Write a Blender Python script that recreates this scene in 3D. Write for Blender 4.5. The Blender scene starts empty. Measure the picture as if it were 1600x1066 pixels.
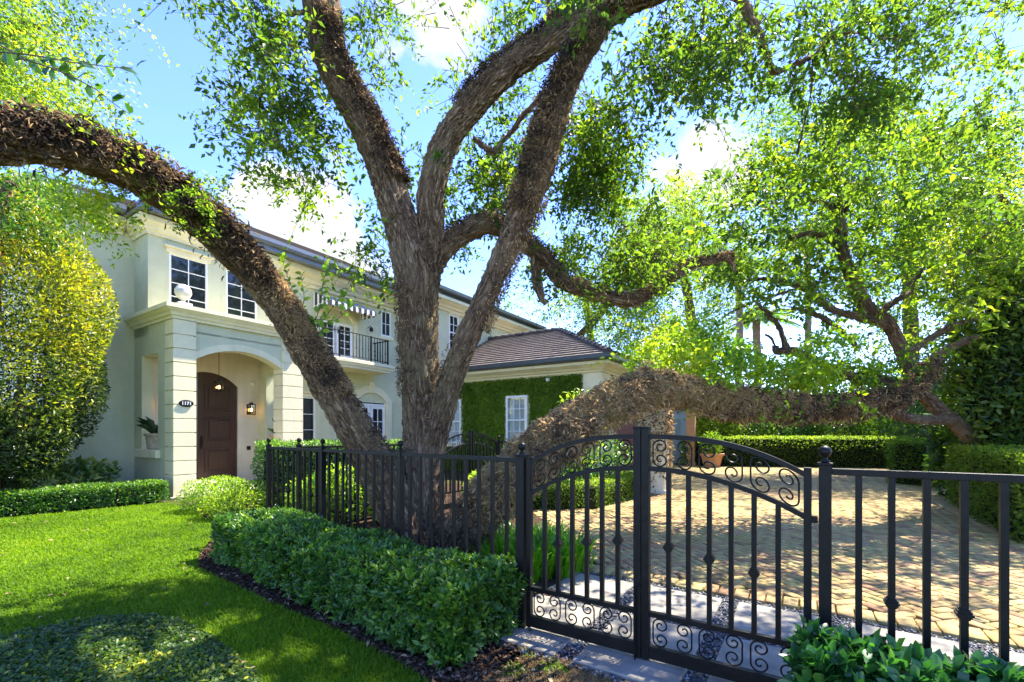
import bpy, math, random
import numpy as np
from mathutils import Vector, Matrix, noise as mnoise
rng = np.random.default_rng(11)
random.seed(5)
COL = bpy.context.scene.collection
PI = math.pi
F, Y0, CH = 712., 676., 1.4            # focal length in photo pixels, horizon row, eye height

def at(px, py, d):                      # a photo pixel at a chosen distance -> world point
    return np.array([(px-800)/F*d, d, CH+(Y0-py)/F*d])
def gnd(px, py, z=0.):
    d = F*(CH-z)/(py-Y0)
    return np.array([(px-800)/F*d, d, z])

# ---------------------------------------------------------------- mesh building
class MB:
    def __init__(s): s.v=[]; s.f=[]; s.uv={}; s.mi=[]
    def quad(s,*p):
        n=len(s.v); s.v+= [tuple(map(float,q)) for q in p]; s.f.append(tuple(range(n,n+len(p)))); return len(s.f)-1
    def box(s,x0,x1,y0,y1,z0,z1,taper=0.):
        n=len(s.v); t=taper
        s.v+=[(x0,y0,z0),(x1,y0,z0),(x1,y1,z0),(x0,y1,z0),(x0+t,y0+t,z1),(x1-t,y0+t,z1),(x1-t,y1-t,z1),(x0+t,y1-t,z1)]
        for f in ((3,2,1,0),(4,5,6,7),(0,1,5,4),(1,2,6,5),(2,3,7,6),(3,0,4,7)): s.f.append(tuple(n+i for i in f))
    def tube(s,pts,r,n=8,cap=True):
        pts=[Vector(p) for p in pts]; m=len(pts)
        rs=r if hasattr(r,'__len__') else [r]*m
        t=(pts[1]-pts[0]).normalized(); a=t.orthogonal().normalized(); base=len(s.v)
        for i,p in enumerate(pts):
            t=(pts[min(i+1,m-1)]-pts[max(i-1,0)])
            t=t.normalized() if t.length>1e-9 else Vector((0,0,1))
            a=(a-t*a.dot(t)); a=a.normalized() if a.length>1e-6 else t.orthogonal().normalized(); b=t.cross(a)
            for k in range(n):
                q=p+(a*math.cos(2*PI*k/n)+b*math.sin(2*PI*k/n))*rs[i]; s.v.append(tuple(q))
        for i in range(m-1):
            for k in range(n):
                s.f.append((base+i*n+k,base+i*n+(k+1)%n,base+(i+1)*n+(k+1)%n,base+(i+1)*n+k))
        if cap:
            s.f.append(tuple(base+k for k in range(n))[::-1]); s.f.append(tuple(base+(m-1)*n+k for k in range(n)))
    def lathe(s,prof,cx=0,cy=0,n=20):
        base=len(s.v); m=len(prof)
        for r,z in prof:
            for k in range(n): s.v.append((cx+r*math.cos(2*PI*k/n),cy+r*math.sin(2*PI*k/n),z))
        for i in range(m-1):
            for k in range(n): s.f.append((base+i*n+k,base+i*n+(k+1)%n,base+(i+1)*n+(k+1)%n,base+(i+1)*n+k))
        s.f.append(tuple(base+k for k in range(n))[::-1]); s.f.append(tuple(base+(m-1)*n+k for k in range(n)))
    def prism(s,poly,x0,x1,axis='x'):   # polygon of (a,b) extruded along an axis
        n=len(s.v); k=len(poly)
        def mk(a,b,c):
            return {'x':(c,a,b),'y':(a,c,b),'z':(a,b,c)}[axis]
        for c in (x0,x1): s.v+=[mk(a,b,c) for a,b in poly]
        s.f.append(tuple(range(n,n+k))); s.f.append(tuple(range(n+k,n+2*k))[::-1])
        for i in range(k): s.f.append((n+i,n+k+i,n+k+(i+1)%k,n+(i+1)%k))

def obj(name, mb, mat, parent=None, loc=(0,0,0), rot=(0,0,0), smooth=False, bevel=0.):
    me=bpy.data.meshes.new(name); me.from_pydata(mb.v,[],mb.f)
    me.update()
    import bmesh
    bm=bmesh.new(); bm.from_mesh(me); bmesh.ops.recalc_face_normals(bm,faces=bm.faces[:]); bm.to_mesh(me); bm.free()
    if smooth:
        me.polygons.foreach_set('use_smooth',[True]*len(me.polygons))
    return link(name,me,mat,parent,loc,rot,bevel)
def link(name,me,mat,parent=None,loc=(0,0,0),rot=(0,0,0),bevel=0.):
    o=bpy.data.objects.new(name,me); COL.objects.link(o)
    if mat is not None and not me.materials: me.materials.append(mat)
    o.location=loc; o.rotation_euler=rot
    if parent is not None: o.parent=parent
    if bevel:
        b=o.modifiers.new('Bevel','BEVEL'); b.width=bevel; b.segments=2; b.limit_method='ANGLE'; b.angle_limit=math.radians(40)
    return o
def npmesh(name, verts, faces_list, tint=None, uv=None, vattr=None, smooth=False):
    """verts (N,3); faces_list = list of int arrays (M,k); tint: list of per face arrays"""
    me=bpy.data.meshes.new(name)
    verts=np.asarray(verts,dtype=np.float32)
    me.vertices.add(len(verts)); me.vertices.foreach_set('co',verts.ravel())
    idx=np.concatenate([f.ravel() for f in faces_list]).astype(np.int32)
    tot=np.concatenate([np.full(len(f),f.shape[1],np.int32) for f in faces_list])
    st=np.concatenate([[0],np.cumsum(tot)[:-1]]).astype(np.int32)
    me.loops.add(len(idx)); me.loops.foreach_set('vertex_index',idx)
    me.polygons.add(len(tot)); me.polygons.foreach_set('loop_start',st)
    try: me.polygons.foreach_set('loop_total',tot)
    except Exception: pass
    if smooth: me.polygons.foreach_set('use_smooth',np.ones(len(tot),dtype=bool))
    me.update(calc_edges=True)
    if tint is not None:
        a=me.attributes.new('tint','FLOAT','FACE'); a.data.foreach_set('value',np.asarray(tint,dtype=np.float32).ravel())
    if vattr is not None:
        a=me.attributes.new('bark_co','FLOAT_VECTOR','POINT'); a.data.foreach_set('vector',np.asarray(vattr,dtype=np.float32).ravel())
    return me
def tag(o,label=None,cat=None,group=None,kind=None):
    if label: o['label']=label
    if cat: o['category']=cat
    if group: o['group']=group
    if kind: o['kind']=kind
    return o
def thing(name,label,cat,loc=(0,0,0),rz=0.,group=None):
    o=bpy.data.objects.new(name,None); COL.objects.link(o); o.location=loc; o.rotation_euler=(0,0,rz); o.empty_display_size=.2
    return tag(o,label,cat,group)
def dup(o,parent=None):
    c=o.copy(); COL.objects.link(c)
    if parent is not None: c.parent=parent
    for ch in list(o.children): dup(ch,c)
    return c
def unit(a): return a/np.maximum(np.linalg.norm(a,axis=-1,keepdims=True),1e-9)
def inpoly(P,poly):
    x,y=P[:,0],P[:,1]; r=np.zeros(len(P),bool); n=len(poly); j=n-1
    for i in range(n):
        xi,yi=poly[i][:2]; xj,yj=poly[j][:2]
        c=((yi>y)!=(yj>y))&(x<(xj-xi)*(y-yi)/((yj-yi) if abs(yj-yi)>1e-12 else 1e-12)+xi)
        r^=c; j=i
    return r
# ---- leaves: position, axis, up-normal, length -> folded two-sided blades
def leaf_arrays(pos,axis,nrm,L,w=.42,fold=.18,simple=False):
    N=len(pos); axis=unit(axis); side=unit(np.cross(axis,nrm)); up=unit(np.cross(side,axis)); L=L[:,None]
    W=L*w*.5
    if simple:
        b=pos; t=pos+axis*L-up*L*.06; l=pos+axis*L*.45+side*W+up*L*fold*.5; r=pos+axis*L*.45-side*W+up*L*fold*.5
        V=np.stack([b,r,t,l],1).reshape(-1,3); i=np.arange(N)*4
        Fc=[np.concatenate([np.stack([i,i+1,i+2],1),np.stack([i,i+2,i+3],1)])]
    else:
        b=pos; t=pos+axis*L-up*L*.1; m=pos+axis*L*.5+up*L*.02
        l1=pos+axis*L*.28+side*W*.85+up*L*fold*.4; l2=pos+axis*L*.68+side*W*.9+up*L*fold*.35
        r1=pos+axis*L*.28-side*W*.85+up*L*fold*.4; r2=pos+axis*L*.68-side*W*.9+up*L*fold*.35
        V=np.stack([b,m,t,l1,l2,r1,r2],1).reshape(-1,3); i=np.arange(N)*7
        Fc=[np.concatenate([np.stack([i,i+5,i+1],1),np.stack([i,i+1,i+3],1),np.stack([i+6,i+2,i+1],1),np.stack([i+2,i+4,i+1],1),np.stack([i+5,i+6,i+1],1),np.stack([i+1,i+4,i+3],1)])]
    return V,Fc
def leaf_mesh(name,pos,axis,nrm,L,tint,w=.42,fold=.18,simple=False):
    V,Fc=leaf_arrays(pos,axis,nrm,L,w,fold,simple)
    k=2 if simple else 6
    return npmesh(name,V,Fc,tint=np.tile(tint,k))
def rnd(n): return unit(rng.normal(size=(n,3)))
def n3(P,s,seed=0.):                    # smooth pseudo noise in numpy, about -1..1
    x,y,z=(P*s).T
    return (np.sin(x*1.7+1.3*np.sin(y*1.1+seed)+seed)+np.sin(y*1.9+1.7*np.sin(z*1.3+seed*2)+2.1)+np.sin(z*2.1+1.1*np.sin(x*1.5)+seed*3))/3
# ---------------------------------------------------------------- materials
def newmat(name):
    m=bpy.data.materials.new(name); m.use_nodes=True; nt=m.node_tree
    return m,nt,nt.nodes['Principled BSDF'],nt.nodes['Material Output']
def ramp(nt,fac,stops):
    r=nt.nodes.new('ShaderNodeValToRGB'); e=r.color_ramp.elements
    while len(e)<len(stops): e.new(.5)
    for q,(p,c) in zip(e,stops): q.position=p; q.color=(*c,1)
    nt.links.new(fac,r.inputs[0]); return r.outputs[0]
def noise(nt,scale,detail=4,rough=.6,vec=None,dist=0.):
    n=nt.nodes.new('ShaderNodeTexNoise'); n.inputs['Scale'].default_value=scale; n.inputs['Detail'].default_value=detail; n.inputs['Roughness'].default_value=rough; n.inputs['Distortion'].default_value=dist
    if vec is None:
        tc=nt.nodes.new('ShaderNodeTexCoord'); vec=tc.outputs['Object']
    nt.links.new(vec,n.inputs['Vector']); return n.outputs['Fac']
def bump(nt,bs,h,strength=.3,dist=.01):
    b=nt.nodes.new('ShaderNodeBump'); b.inputs['Strength'].default_value=strength; b.inputs['Distance'].default_value=dist
    nt.links.new(h,b.inputs['Height']); nt.links.new(b.outputs[0],bs.inputs['Normal'])
def mixc(nt,fac,a,b,mode='MIX'):
    m=nt.nodes.new('ShaderNodeMix'); m.data_type='RGBA'; m.blend_type=mode
    for s,i in ((fac,0),(a,6),(b,7)):
        if hasattr(s,'links') or hasattr(s,'is_linked'): nt.links.new(s,m.inputs[i])
        else: m.inputs[i].default_value=s if i==0 else (*s,1)
    return m.outputs[2]
def mth(nt,op,a,b=0.):
    m=nt.nodes.new('ShaderNodeMath'); m.operation=op
    for s,i in ((a,0),(b,1)):
        if hasattr(s,'is_linked'): nt.links.new(s,m.inputs[i])
        else: m.inputs[i].default_value=s
    return m.outputs[0]
def plain(name,c,rough=.6,var=.12,scale=6,bs_=.15,bscale=80,spec=.5,metal=0.,bd=.004):
    m,nt,b,o=newmat(name)
    lo=tuple(x*(1-var) for x in c); hi=tuple(min(1,x*(1+var)) for x in c)
    f=noise(nt,scale,6,.65); nt.links.new(ramp(nt,f,[(.3,lo),(.7,hi)]),b.inputs['Base Color'])
    b.inputs['Roughness'].default_value=rough; b.inputs['Metallic'].default_value=metal; b.inputs['Specular IOR Level'].default_value=spec
    if bs_: bump(nt,b,noise(nt,bscale,3,.6),bs_,bd)
    return m
def leafmat(name,stops,tr=None,trw=.4,rough=.42,spec=.45):
    """stops: colour over the per-leaf tint; tr: multiplies colour for light passing through"""
    m,nt,b,o=newmat(name)
    a=nt.nodes.new('ShaderNodeAttribute'); a.attribute_name='tint'
    c=ramp(nt,a.outputs['Fac'],stops); nt.links.new(c,b.inputs['Base Color'])
    b.inputs['Roughness'].default_value=rough; b.inputs['Specular IOR Level'].default_value=spec
    t=nt.nodes.new('ShaderNodeBsdfTranslucent')
    tc=mixc(nt,1.,c,tr or (2.6,2.9,1.2),'MULTIPLY'); nt.links.new(tc,t.inputs['Color'])
    mx=nt.nodes.new('ShaderNodeMixShader'); mx.inputs[0].default_value=trw
    nt.links.new(b.outputs[0],mx.inputs[1]); nt.links.new(t.outputs[0],mx.inputs[2]); nt.links.new(mx.outputs[0],o.inputs['Surface'])
    return m
MAT={}
def stucco(name,c):
    m,nt,b,o=newmat(name)
    f=noise(nt,1.3,6,.7); g=noise(nt,14,4,.6)
    lo=tuple(x*.86 for x in c); hi=tuple(min(1,x*1.05) for x in c)
    c1=ramp(nt,f,[(.3,lo),(.65,hi)]); c2=mixc(nt,mth(nt,'MULTIPLY',g,.18),c1,tuple(x*.7 for x in c))
    tc=nt.nodes.new('ShaderNodeTexCoord'); mp=nt.nodes.new('ShaderNodeMapping'); mp.inputs['Scale'].default_value=(7,7,.5); nt.links.new(tc.outputs['Object'],mp.inputs[0])
    st=noise(nt,1.,6,.7,mp.outputs[0]); c2=mixc(nt,ramp(nt,st,[(.52,(0,0,0)),(.8,(.4,.4,.4))]),c2,tuple(x*.62 for x in c))
    nt.links.new(c2,b.inputs['Base Color']); b.inputs['Roughness'].default_value=.85; b.inputs['Specular IOR Level'].default_value=.2
    bump(nt,b,noise(nt,160,4,.7),.35,.004); return m
MAT['stucco']=stucco('stucco_sage',(.62,.615,.405))
MAT['cream']=stucco('stucco_cream',(.82,.745,.49))
MAT['trim']=stucco('trim_cream',(.84,.77,.52))
MAT['white']=plain('white_paint',(.82,.82,.79),.5,.04,5,.05,120)
MAT['porchwall']=stucco('stucco_porch',(.72,.64,.48))
MAT['gutter']=plain('gutter_dark',(.05,.065,.065),.45,.2,4,.05,50,metal=0.)
MAT['gutterl']=plain('gutter_grey',(.17,.19,.21),.4,.1,4,.03,50,metal=.3)
MAT['black']=plain('black_metal',(.007,.007,.007),.45,.5,25,.12,300,spec=.2,bd=.001)
MAT['door']=None
m,nt,b,o=newmat('door_wood')
tc=nt.nodes.new('ShaderNodeTexCoord'); mp=nt.nodes.new('ShaderNodeMapping'); mp.inputs['Scale'].default_value=(30,30,1.6); nt.links.new(tc.outputs['Object'],mp.inputs[0])
f=noise(nt,1.,6,.7,mp.outputs[0],.6); nt.links.new(ramp(nt,f,[(.3,(.035,.016,.011)),(.7,(.085,.038,.024))]),b.inputs['Base Color']); b.inputs['Roughness'].default_value=.38; bump(nt,b,f,.15,.002); MAT['door']=m
MAT['bronze']=plain('aged_bronze',(.03,.024,.018),.45,.3,20,.1,100,metal=.6)
MAT['glass']=plain('dark_glass',(.016,.02,.025),.03,.3,3,.012,2.,spec=.6)
def clearglass(name,fac,tint=(.9,.95,.95)):
    m,nt,b,o=newmat(name); t=nt.nodes.new('ShaderNodeBsdfTransparent'); t.inputs[0].default_value=(*tint,1)
    g=nt.nodes.new('ShaderNodeBsdfGlossy'); g.inputs['Roughness'].default_value=.03
    mx=nt.nodes.new('ShaderNodeMixShader'); mx.inputs[0].default_value=fac
    nt.links.new(t.outputs[0],mx.inputs[1]); nt.links.new(g.outputs[0],mx.inputs[2]); nt.links.new(mx.outputs[0],o.inputs['Surface']); return m
MAT['clear']=clearglass('clear_glass',.14)
MAT['lanternglass']=clearglass('lantern_glass',.08,(.95,.9,.8))
m,nt,b,o=newmat('bulb_glow'); b.inputs['Base Color'].default_value=(1,.7,.35,1); b.inputs['Emission Color'].default_value=(1,.55,.2,1); b.inputs['Emission Strength'].default_value=7.; MAT['bulb']=m
MAT['curtain']=plain('curtain_white',(.78,.78,.74),.9,.08,14,.2,40)
MAT['terracotta']=plain('terracotta',(.52,.27,.13),.8,.18,7,.25,60)
MAT['stonepot']=plain('stone_planter',(.42,.33,.22),.85,.35,9,.35,60)
MAT['stone']=plain('cast_stone',(.74,.70,.58),.8,.1,8,.3,50)
# bark: long fissured plates along the limb
def barkmat(name,dark,mid,light,sc=27.,moss=.0):
    m,nt,b,o=newmat(name)
    a=nt.nodes.new('ShaderNodeAttribute'); a.attribute_name='bark_co'
    n=nt.nodes.new('ShaderNodeTexNoise'); n.inputs['Scale'].default_value=9; n.inputs['Detail'].default_value=3; nt.links.new(a.outputs['Vector'],n.inputs['Vector'])
    mv=nt.nodes.new('ShaderNodeVectorMath'); mv.operation='MULTIPLY_ADD'; nt.links.new(n.outputs['Color'],mv.inputs[0]); mv.inputs[1].default_value=(.09,.09,.05); nt.links.new(a.outputs['Vector'],mv.inputs[2])
    v=nt.nodes.new('ShaderNodeTexVoronoi'); v.feature='DISTANCE_TO_EDGE'; v.inputs['Scale'].default_value=sc; nt.links.new(mv.outputs[0],v.inputs['Vector'])
    e=nt.nodes.new('ShaderNodeMapRange'); e.inputs['From Max'].default_value=.28; nt.links.new(v.outputs['Distance'],e.inputs['Value'])
    fine=noise(nt,45,5,.7); big=noise(nt,2.2,5,.65)
    rn=nt.nodes.new('ShaderNodeTexNoise'); rn.inputs['Scale'].default_value=14; rn.inputs['Detail'].default_value=5; rn.inputs['Roughness'].default_value=.6; rn.inputs['Distortion'].default_value=1.2; nt.links.new(a.outputs['Vector'],rn.inputs['Vector'])
    rg=mth(nt,'MINIMUM',mth(nt,'MULTIPLY',mth(nt,'ABSOLUTE',mth(nt,'SUBTRACT',rn.outputs['Fac'],.5)),9.),1.)
    cr=mth(nt,'MINIMUM',mth(nt,'ADD',mth(nt,'MULTIPLY',mth(nt,'POWER',e.outputs[0],.7),.65),.35),mth(nt,'ADD',mth(nt,'MULTIPLY',rg,.85),.15))
    h=mth(nt,'ADD',cr,mth(nt,'MULTIPLY',fine,.5))
    col=ramp(nt,mth(nt,'MULTIPLY',h,.69),[(.2,dark),(.48,mid),(.88,light)])
    c2=mixc(nt,ramp(nt,big,[(.45,(0,0,0)),(.75,(.75,.75,.75))]),col,tuple(x*1.25 for x in light))
    g=noise(nt,1.1,6,.7); c3=mixc(nt,ramp(nt,g,[(.5,(0,0,0)),(.72,(moss,)*3)]),c2,(.09,.10,.025))
    nt.links.new(c3,b.inputs['Base Color']); b.inputs['Roughness'].default_value=.9; b.inputs['Specular IOR Level'].default_value=.15
    d=nt.nodes.new('ShaderNodeDisplacement'); d.inputs['Scale'].default_value=.04; d.inputs['Midlevel'].default_value=1.1; nt.links.new(h,d.inputs['Height']); nt.links.new(d.outputs[0],o.inputs['Displacement'])
    m.displacement_method='BOTH'
    return m
MAT['bark']=barkmat('oak_bark',(.026,.016,.009),(.155,.10,.058),(.32,.23,.138),moss=.4)
MAT['bark2']=barkmat('oak_bark_far',(.03,.018,.012),(.13,.082,.05),(.24,.165,.105),moss=.3)
MAT['twig']=plain('twig',(.09,.06,.035),.9,.3,20,0)
MAT['palmbark']=plain('palm_bark',(.30,.19,.13),.9,.4,9,.5,18,bd=.05)
# foliage (tint 0 = old dark leaf, 1 = fresh leaf)
MAT['oakleaf']=leafmat('oak_leaf',[(0,(.03,.06,.014)),(.4,(.075,.13,.016)),(.75,(.16,.22,.018)),(1,(.28,.28,.022))],trw=.58,spec=.25,tr=(2.4,2.6,1.))
MAT['hedgeleaf']=leafmat('ficus_leaf',[(0,(.018,.052,.010)),(.5,(.044,.118,.017)),(.85,(.11,.21,.022)),(1,(.2,.29,.028))],trw=.28,rough=.36,spec=.4)
MAT['bigleaf']=leafmat('ficus_leaf_near',[(0,(.014,.05,.016)),(.5,(.026,.10,.022)),(.85,(.05,.16,.028)),(1,(.10,.23,.04))],trw=.24,rough=.32,spec=.45)
MAT['boxleaf']=leafmat('box_leaf',[(0,(.03,.06,.012)),(.5,(.08,.135,.016)),(1,(.22,.26,.025))],trw=.5,rough=.45,spec=.25)
MAT['ivyleaf']=leafmat('creeping_fig_leaf',[(0,(.07,.125,.012)),(.5,(.125,.20,.016)),(1,(.23,.30,.025))],trw=.3,rough=.55,spec=.2)
MAT['limeleaf']=leafmat('lime_leaf',[(0,(.07,.14,.015)),(.5,(.16,.25,.02)),(1,(.34,.38,.025))],trw=.45,rough=.45)
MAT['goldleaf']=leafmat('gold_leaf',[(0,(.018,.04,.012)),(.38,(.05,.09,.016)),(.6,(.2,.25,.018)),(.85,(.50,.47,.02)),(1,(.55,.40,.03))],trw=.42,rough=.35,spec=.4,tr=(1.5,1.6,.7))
MAT['sprig']=leafmat('sprig_and_sunlit_leaf',[(0,(.05,.13,.015)),(.5,(.12,.24,.018)),(1,(.30,.38,.02))],trw=.5,rough=.4,tr=(2.2,2.2,1.))  # fresh sprigs, and low limb leaves coloured paler as if in sun
MAT['darkleaf']=leafmat('evergreen_leaf',[(0,(.018,.045,.012)),(.5,(.05,.105,.016)),(1,(.17,.22,.03))],trw=.38,rough=.38,spec=.35)
MAT['variegated']=leafmat('variegated_leaf',[(0,(.03,.07,.02)),(.55,(.08,.14,.03)),(1,(.42,.42,.14))],trw=.3,rough=.4)
MAT['agave']=leafmat('agave_leaf',[(0,(.02,.045,.02)),(1,(.05,.09,.035))],trw=.1,rough=.45)
MAT['strap']=leafmat('strap_leaf',[(0,(.05,.13,.012)),(.5,(.11,.26,.015)),(1,(.22,.38,.02))],trw=.45,rough=.4)
MAT['grass']=leafmat('grass_blade',[(0,(.05,.11,.007)),(.5,(.125,.235,.008)),(.85,(.23,.34,.011)),(1,(.36,.40,.03))],trw=.45,rough=.55,spec=.15,tr=(2.,1.9,.8))
MAT['drygrass']=leafmat('dry_grass_blade',[(0,(.14,.08,.03)),(.45,(.34,.22,.09)),(.72,(.42,.31,.11)),(.8,(.13,.22,.02)),(1,(.20,.32,.02))],trw=.3,rough=.7,spec=.2,tr=(1.4,1.4,1.))
MAT['cover']=leafmat('ground_cover_leaf',[(0,(.018,.042,.012)),(.55,(.048,.10,.018)),(.8,(.14,.20,.02)),(1,(.46,.42,.03))],trw=.3,rough=.4,spec=.3)
MAT['fern']=leafmat('dried_fern',[(0,(.04,.033,.028)),(.35,(.15,.115,.085)),(.62,(.42,.295,.155)),(.93,(.76,.58,.33)),(1,(.16,.18,.03))],trw=.35,rough=.85,spec=.1,tr=(1.2,1.1,1.))
MAT['chip']=leafmat('mulch_chip',[(0,(.03,.018,.010)),(.55,(.09,.054,.031)),(1,(.32,.24,.16))],trw=.0,rough=.9,spec=.1)
MAT['pebble']=leafmat('gravel_stone',[(0,(.045,.045,.045)),(.5,(.13,.13,.125)),(1,(.36,.35,.33))],trw=.0,rough=.8)
MAT['palmleaf']=leafmat('palm_frond',[(0,(.04,.09,.03)),(1,(.12,.2,.06))],trw=.35,rough=.45)
def soil(name,stops,sc=30,bs=.6):
    m,nt,b,o=newmat(name); f=noise(nt,sc,8,.75); g=noise(nt,1.5,5,.6)
    c=ramp(nt,f,stops); c=mixc(nt,mth(nt,'MULTIPLY',g,.5),c,tuple(x*.55 for x in stops[-1][1]))
    nt.links.new(c,b.inputs['Base Color']); b.inputs['Roughness'].default_value=.95; b.inputs['Specular IOR Level'].default_value=.1
    bump(nt,b,f,bs,.02); return m
MAT['soil']=soil('mulch_soil',[(.3,(.02,.011,.007)),(.55,(.055,.031,.02)),(.8,(.13,.08,.05))])
MAT['lawn']=soil('lawn_base',[(.3,(.045,.085,.008)),(.55,(.085,.15,.01)),(.8,(.14,.19,.015))],60,.4)
MAT['drylawn']=soil('dry_turf_base',[(.3,(.08,.045,.02)),(.55,(.20,.13,.06)),(.8,(.26,.21,.08))],60,.4)
MAT['ground']=soil('earth',[(.3,(.03,.035,.012)),(.55,(.06,.06,.02)),(.8,(.10,.09,.04))],12,.4)
MAT['joint']=soil('paver_joint',[(.3,(.02,.016,.008)),(.5,(.04,.034,.014)),(.7,(.07,.075,.016))],25,.5)
MAT['gravel']=soil('gravel_base',[(.35,(.03,.03,.03)),(.5,(.09,.09,.085)),(.7,(.22,.215,.2))],90,.8)
MAT['slab']=plain('concrete_slab',(.25,.225,.175),.85,.35,3.5,.3,120)
# pavers
m,nt,b,o=newmat('brick_paver')
a=nt.nodes.new('ShaderNodeAttribute'); a.attribute_name='tint'
c=ramp(nt,a.outputs['Fac'],[(0,(.25,.115,.055)),(.22,(.35,.19,.085)),(.5,(.41,.275,.105)),(.8,(.45,.345,.12)),(1,(.31,.255,.12))])
f=noise(nt,70,6,.7); c=mixc(nt,ramp(nt,f,[(.35,(0,0,0)),(.75,(.45,.45,.45))]),c,(.16,.10,.06))
g=noise(nt,.55,6,.72); g2=noise(nt,9,5,.7)
mo=mth(nt,'MULTIPLY',ramp(nt,g,[(.40,(0,0,0)),(.60,(1,1,1))]),ramp(nt,g2,[(.38,(0,0,0)),(.62,(1,1,1))]))
c=mixc(nt,mth(nt,'MULTIPLY',mo,.6),c,(.20,.20,.02)); nt.links.new(c,b.inputs['Base Color']); b.inputs['Roughness'].default_value=.8; b.inputs['Specular IOR Level'].default_value=.35
bump(nt,b,f,.4,.006); MAT['paver']=m
def tiles(name,c1,c2,c3):
    m,nt,b,o=newmat(name); uv=nt.nodes.new('ShaderNodeUVMap')
    br=nt.nodes.new('ShaderNodeTexBrick'); br.offset=.5; br.inputs['Scale'].default_value=1.; br.inputs['Mortar Size'].default_value=.012; br.inputs['Brick Width'].default_value=.26; br.inputs['Row Height'].default_value=.30
    br.inputs['Color1'].default_value=(*c1,1); br.inputs['Color2'].default_value=(*c2,1); br.inputs['Mortar'].default_value=(*tuple(x*.3 for x in c1),1)
    nt.links.new(uv.outputs[0],br.inputs['Vector'])
    f=noise(nt,2.,6,.7); c=mixc(nt,ramp(nt,f,[(.4,(0,0,0)),(.7,(.6,.6,.6))]),br.outputs['Color'],c3)
    nt.links.new(c,b.inputs['Base Color']); b.inputs['Roughness'].default_value=.75; bump(nt,b,noise(nt,40,4,.7),.3,.01); return m
MAT['tile']=tiles('roof_tile',(.13,.095,.075),(.205,.155,.122),(.19,.162,.132))
MAT['tile2']=tiles('roof_tile_pink',(.42,.28,.22),(.5,.36,.28),(.4,.33,.28))
m,nt,b,o=newmat('awning_stripe'); uv=nt.nodes.new('ShaderNodeUVMap'); sp=nt.nodes.new('ShaderNodeSeparateXYZ'); nt.links.new(uv.outputs[0],sp.inputs[0])
fr=mth(nt,'GREATER_THAN',mth(nt,'FRACT',mth(nt,'MULTIPLY',sp.outputs[0],4.6)),.55); nt.links.new(mixc(nt,fr,(.03,.032,.045),(.8,.79,.75)),b.inputs['Base Color']); b.inputs['Roughness'].default_value=.8; MAT['awning']=m
# ---------------------------------------------------------------- camera, light, sky
cam=bpy.data.cameras.new('camera'); co=bpy.data.objects.new('camera',cam); COL.objects.link(co)
co.location=(0,0,CH); co.rotation_euler=(PI/2,0,0); cam.sensor_width=36; cam.lens=36*F/1600; cam.shift_y=143/1600.; cam.clip_end=2000; cam.clip_start=.05
SC=bpy.context.scene; SC.camera=co
SUN_AZ=math.atan2(.74,.67); SUN_EL=math.radians(56)
S=Vector((math.sin(SUN_AZ)*math.cos(SUN_EL),math.cos(SUN_AZ)*math.cos(SUN_EL),math.sin(SUN_EL)))
sl=bpy.data.lights.new('sun','SUN'); sl.energy=3.3; sl.angle=math.radians(.5); sl.color=(1,.93,.8)
so=bpy.data.objects.new('sun',sl); COL.objects.link(so); so.rotation_euler=S.to_track_quat('Z','Y').to_euler(); so.location=S*60
w=bpy.data.worlds.new('World'); SC.world=w; w.use_nodes=True; nt=w.node_tree; bg=nt.nodes['Background']
sk=nt.nodes.new('ShaderNodeTexSky'); sk.sky_type='NISHITA'; sk.sun_disc=False; sk.sun_elevation=SUN_EL; sk.sun_rotation=SUN_AZ; sk.air_density=.85; sk.dust_density=.05; sk.ozone_density=3.2
# cumulus clouds in the sky itself
tc=nt.nodes.new('ShaderNodeTexCoord'); vec=tc.outputs['Generated']
n1=noise(nt,9.,9,.62,vec,.3)
def cloudspot(px,py,r,amp):
    d=Vector(((px-800)/F,1,(Y0-py)/F)).normalized()
    dt=nt.nodes.new('ShaderNodeVectorMath'); dt.operation='DISTANCE'; nt.links.new(vec,dt.inputs[0]); dt.inputs[1].default_value=d
    mr=nt.nodes.new('ShaderNodeMapRange'); mr.interpolation_type='SMOOTHSTEP'; mr.inputs['From Min'].default_value=0; mr.inputs['From Max'].default_value=r; mr.inputs['To Min'].default_value=amp; mr.inputs['To Max'].default_value=0
    nt.links.new(dt.outputs['Value'],mr.inputs['Value']); return mr.outputs[0]
acc=None
for q in [(415,330,.17,.5),(480,390,.24,.55),(560,430,.2,.4),(370,310,.07,.3),(690,30,.16,.42),(610,75,.08,.3),(650,-60,.2,.4),(1105,235,.10,.45),(1150,270,.13,.4),(1060,290,.12,.3),(1480,90,.18,.22),(1250,470,.2,.12)]:
    v=cloudspot(*q); acc=v if acc is None else mth(nt,'MAXIMUM',acc,v)
cov=mth(nt,'ADD',mth(nt,'MULTIPLY',n1,.9),acc)
mask=ramp(nt,cov,[(.66,(0,0,0)),(.80,(1,1,1))])
hs=nt.nodes.new('ShaderNodeHueSaturation'); hs.inputs['Saturation'].default_value=1.17; hs.inputs['Value'].default_value=.84; hs.inputs['Hue'].default_value=.52; nt.links.new(sk.outputs[0],hs.inputs['Color'])
shade=ramp(nt,noise(nt,5.,6,.6,vec),[(.3,(1.05,1.1,1.2)),(.65,(1.6,1.6,1.6))])
nt.links.new(mixc(nt,mask,hs.outputs[0],shade),bg.inputs['Color']); bg.inputs['Strength'].default_value=.15
SC.view_settings.view_transform='Standard'; SC.view_settings.look='None'; SC.view_settings.exposure=2.52; SC.view_settings.gamma=1
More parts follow.
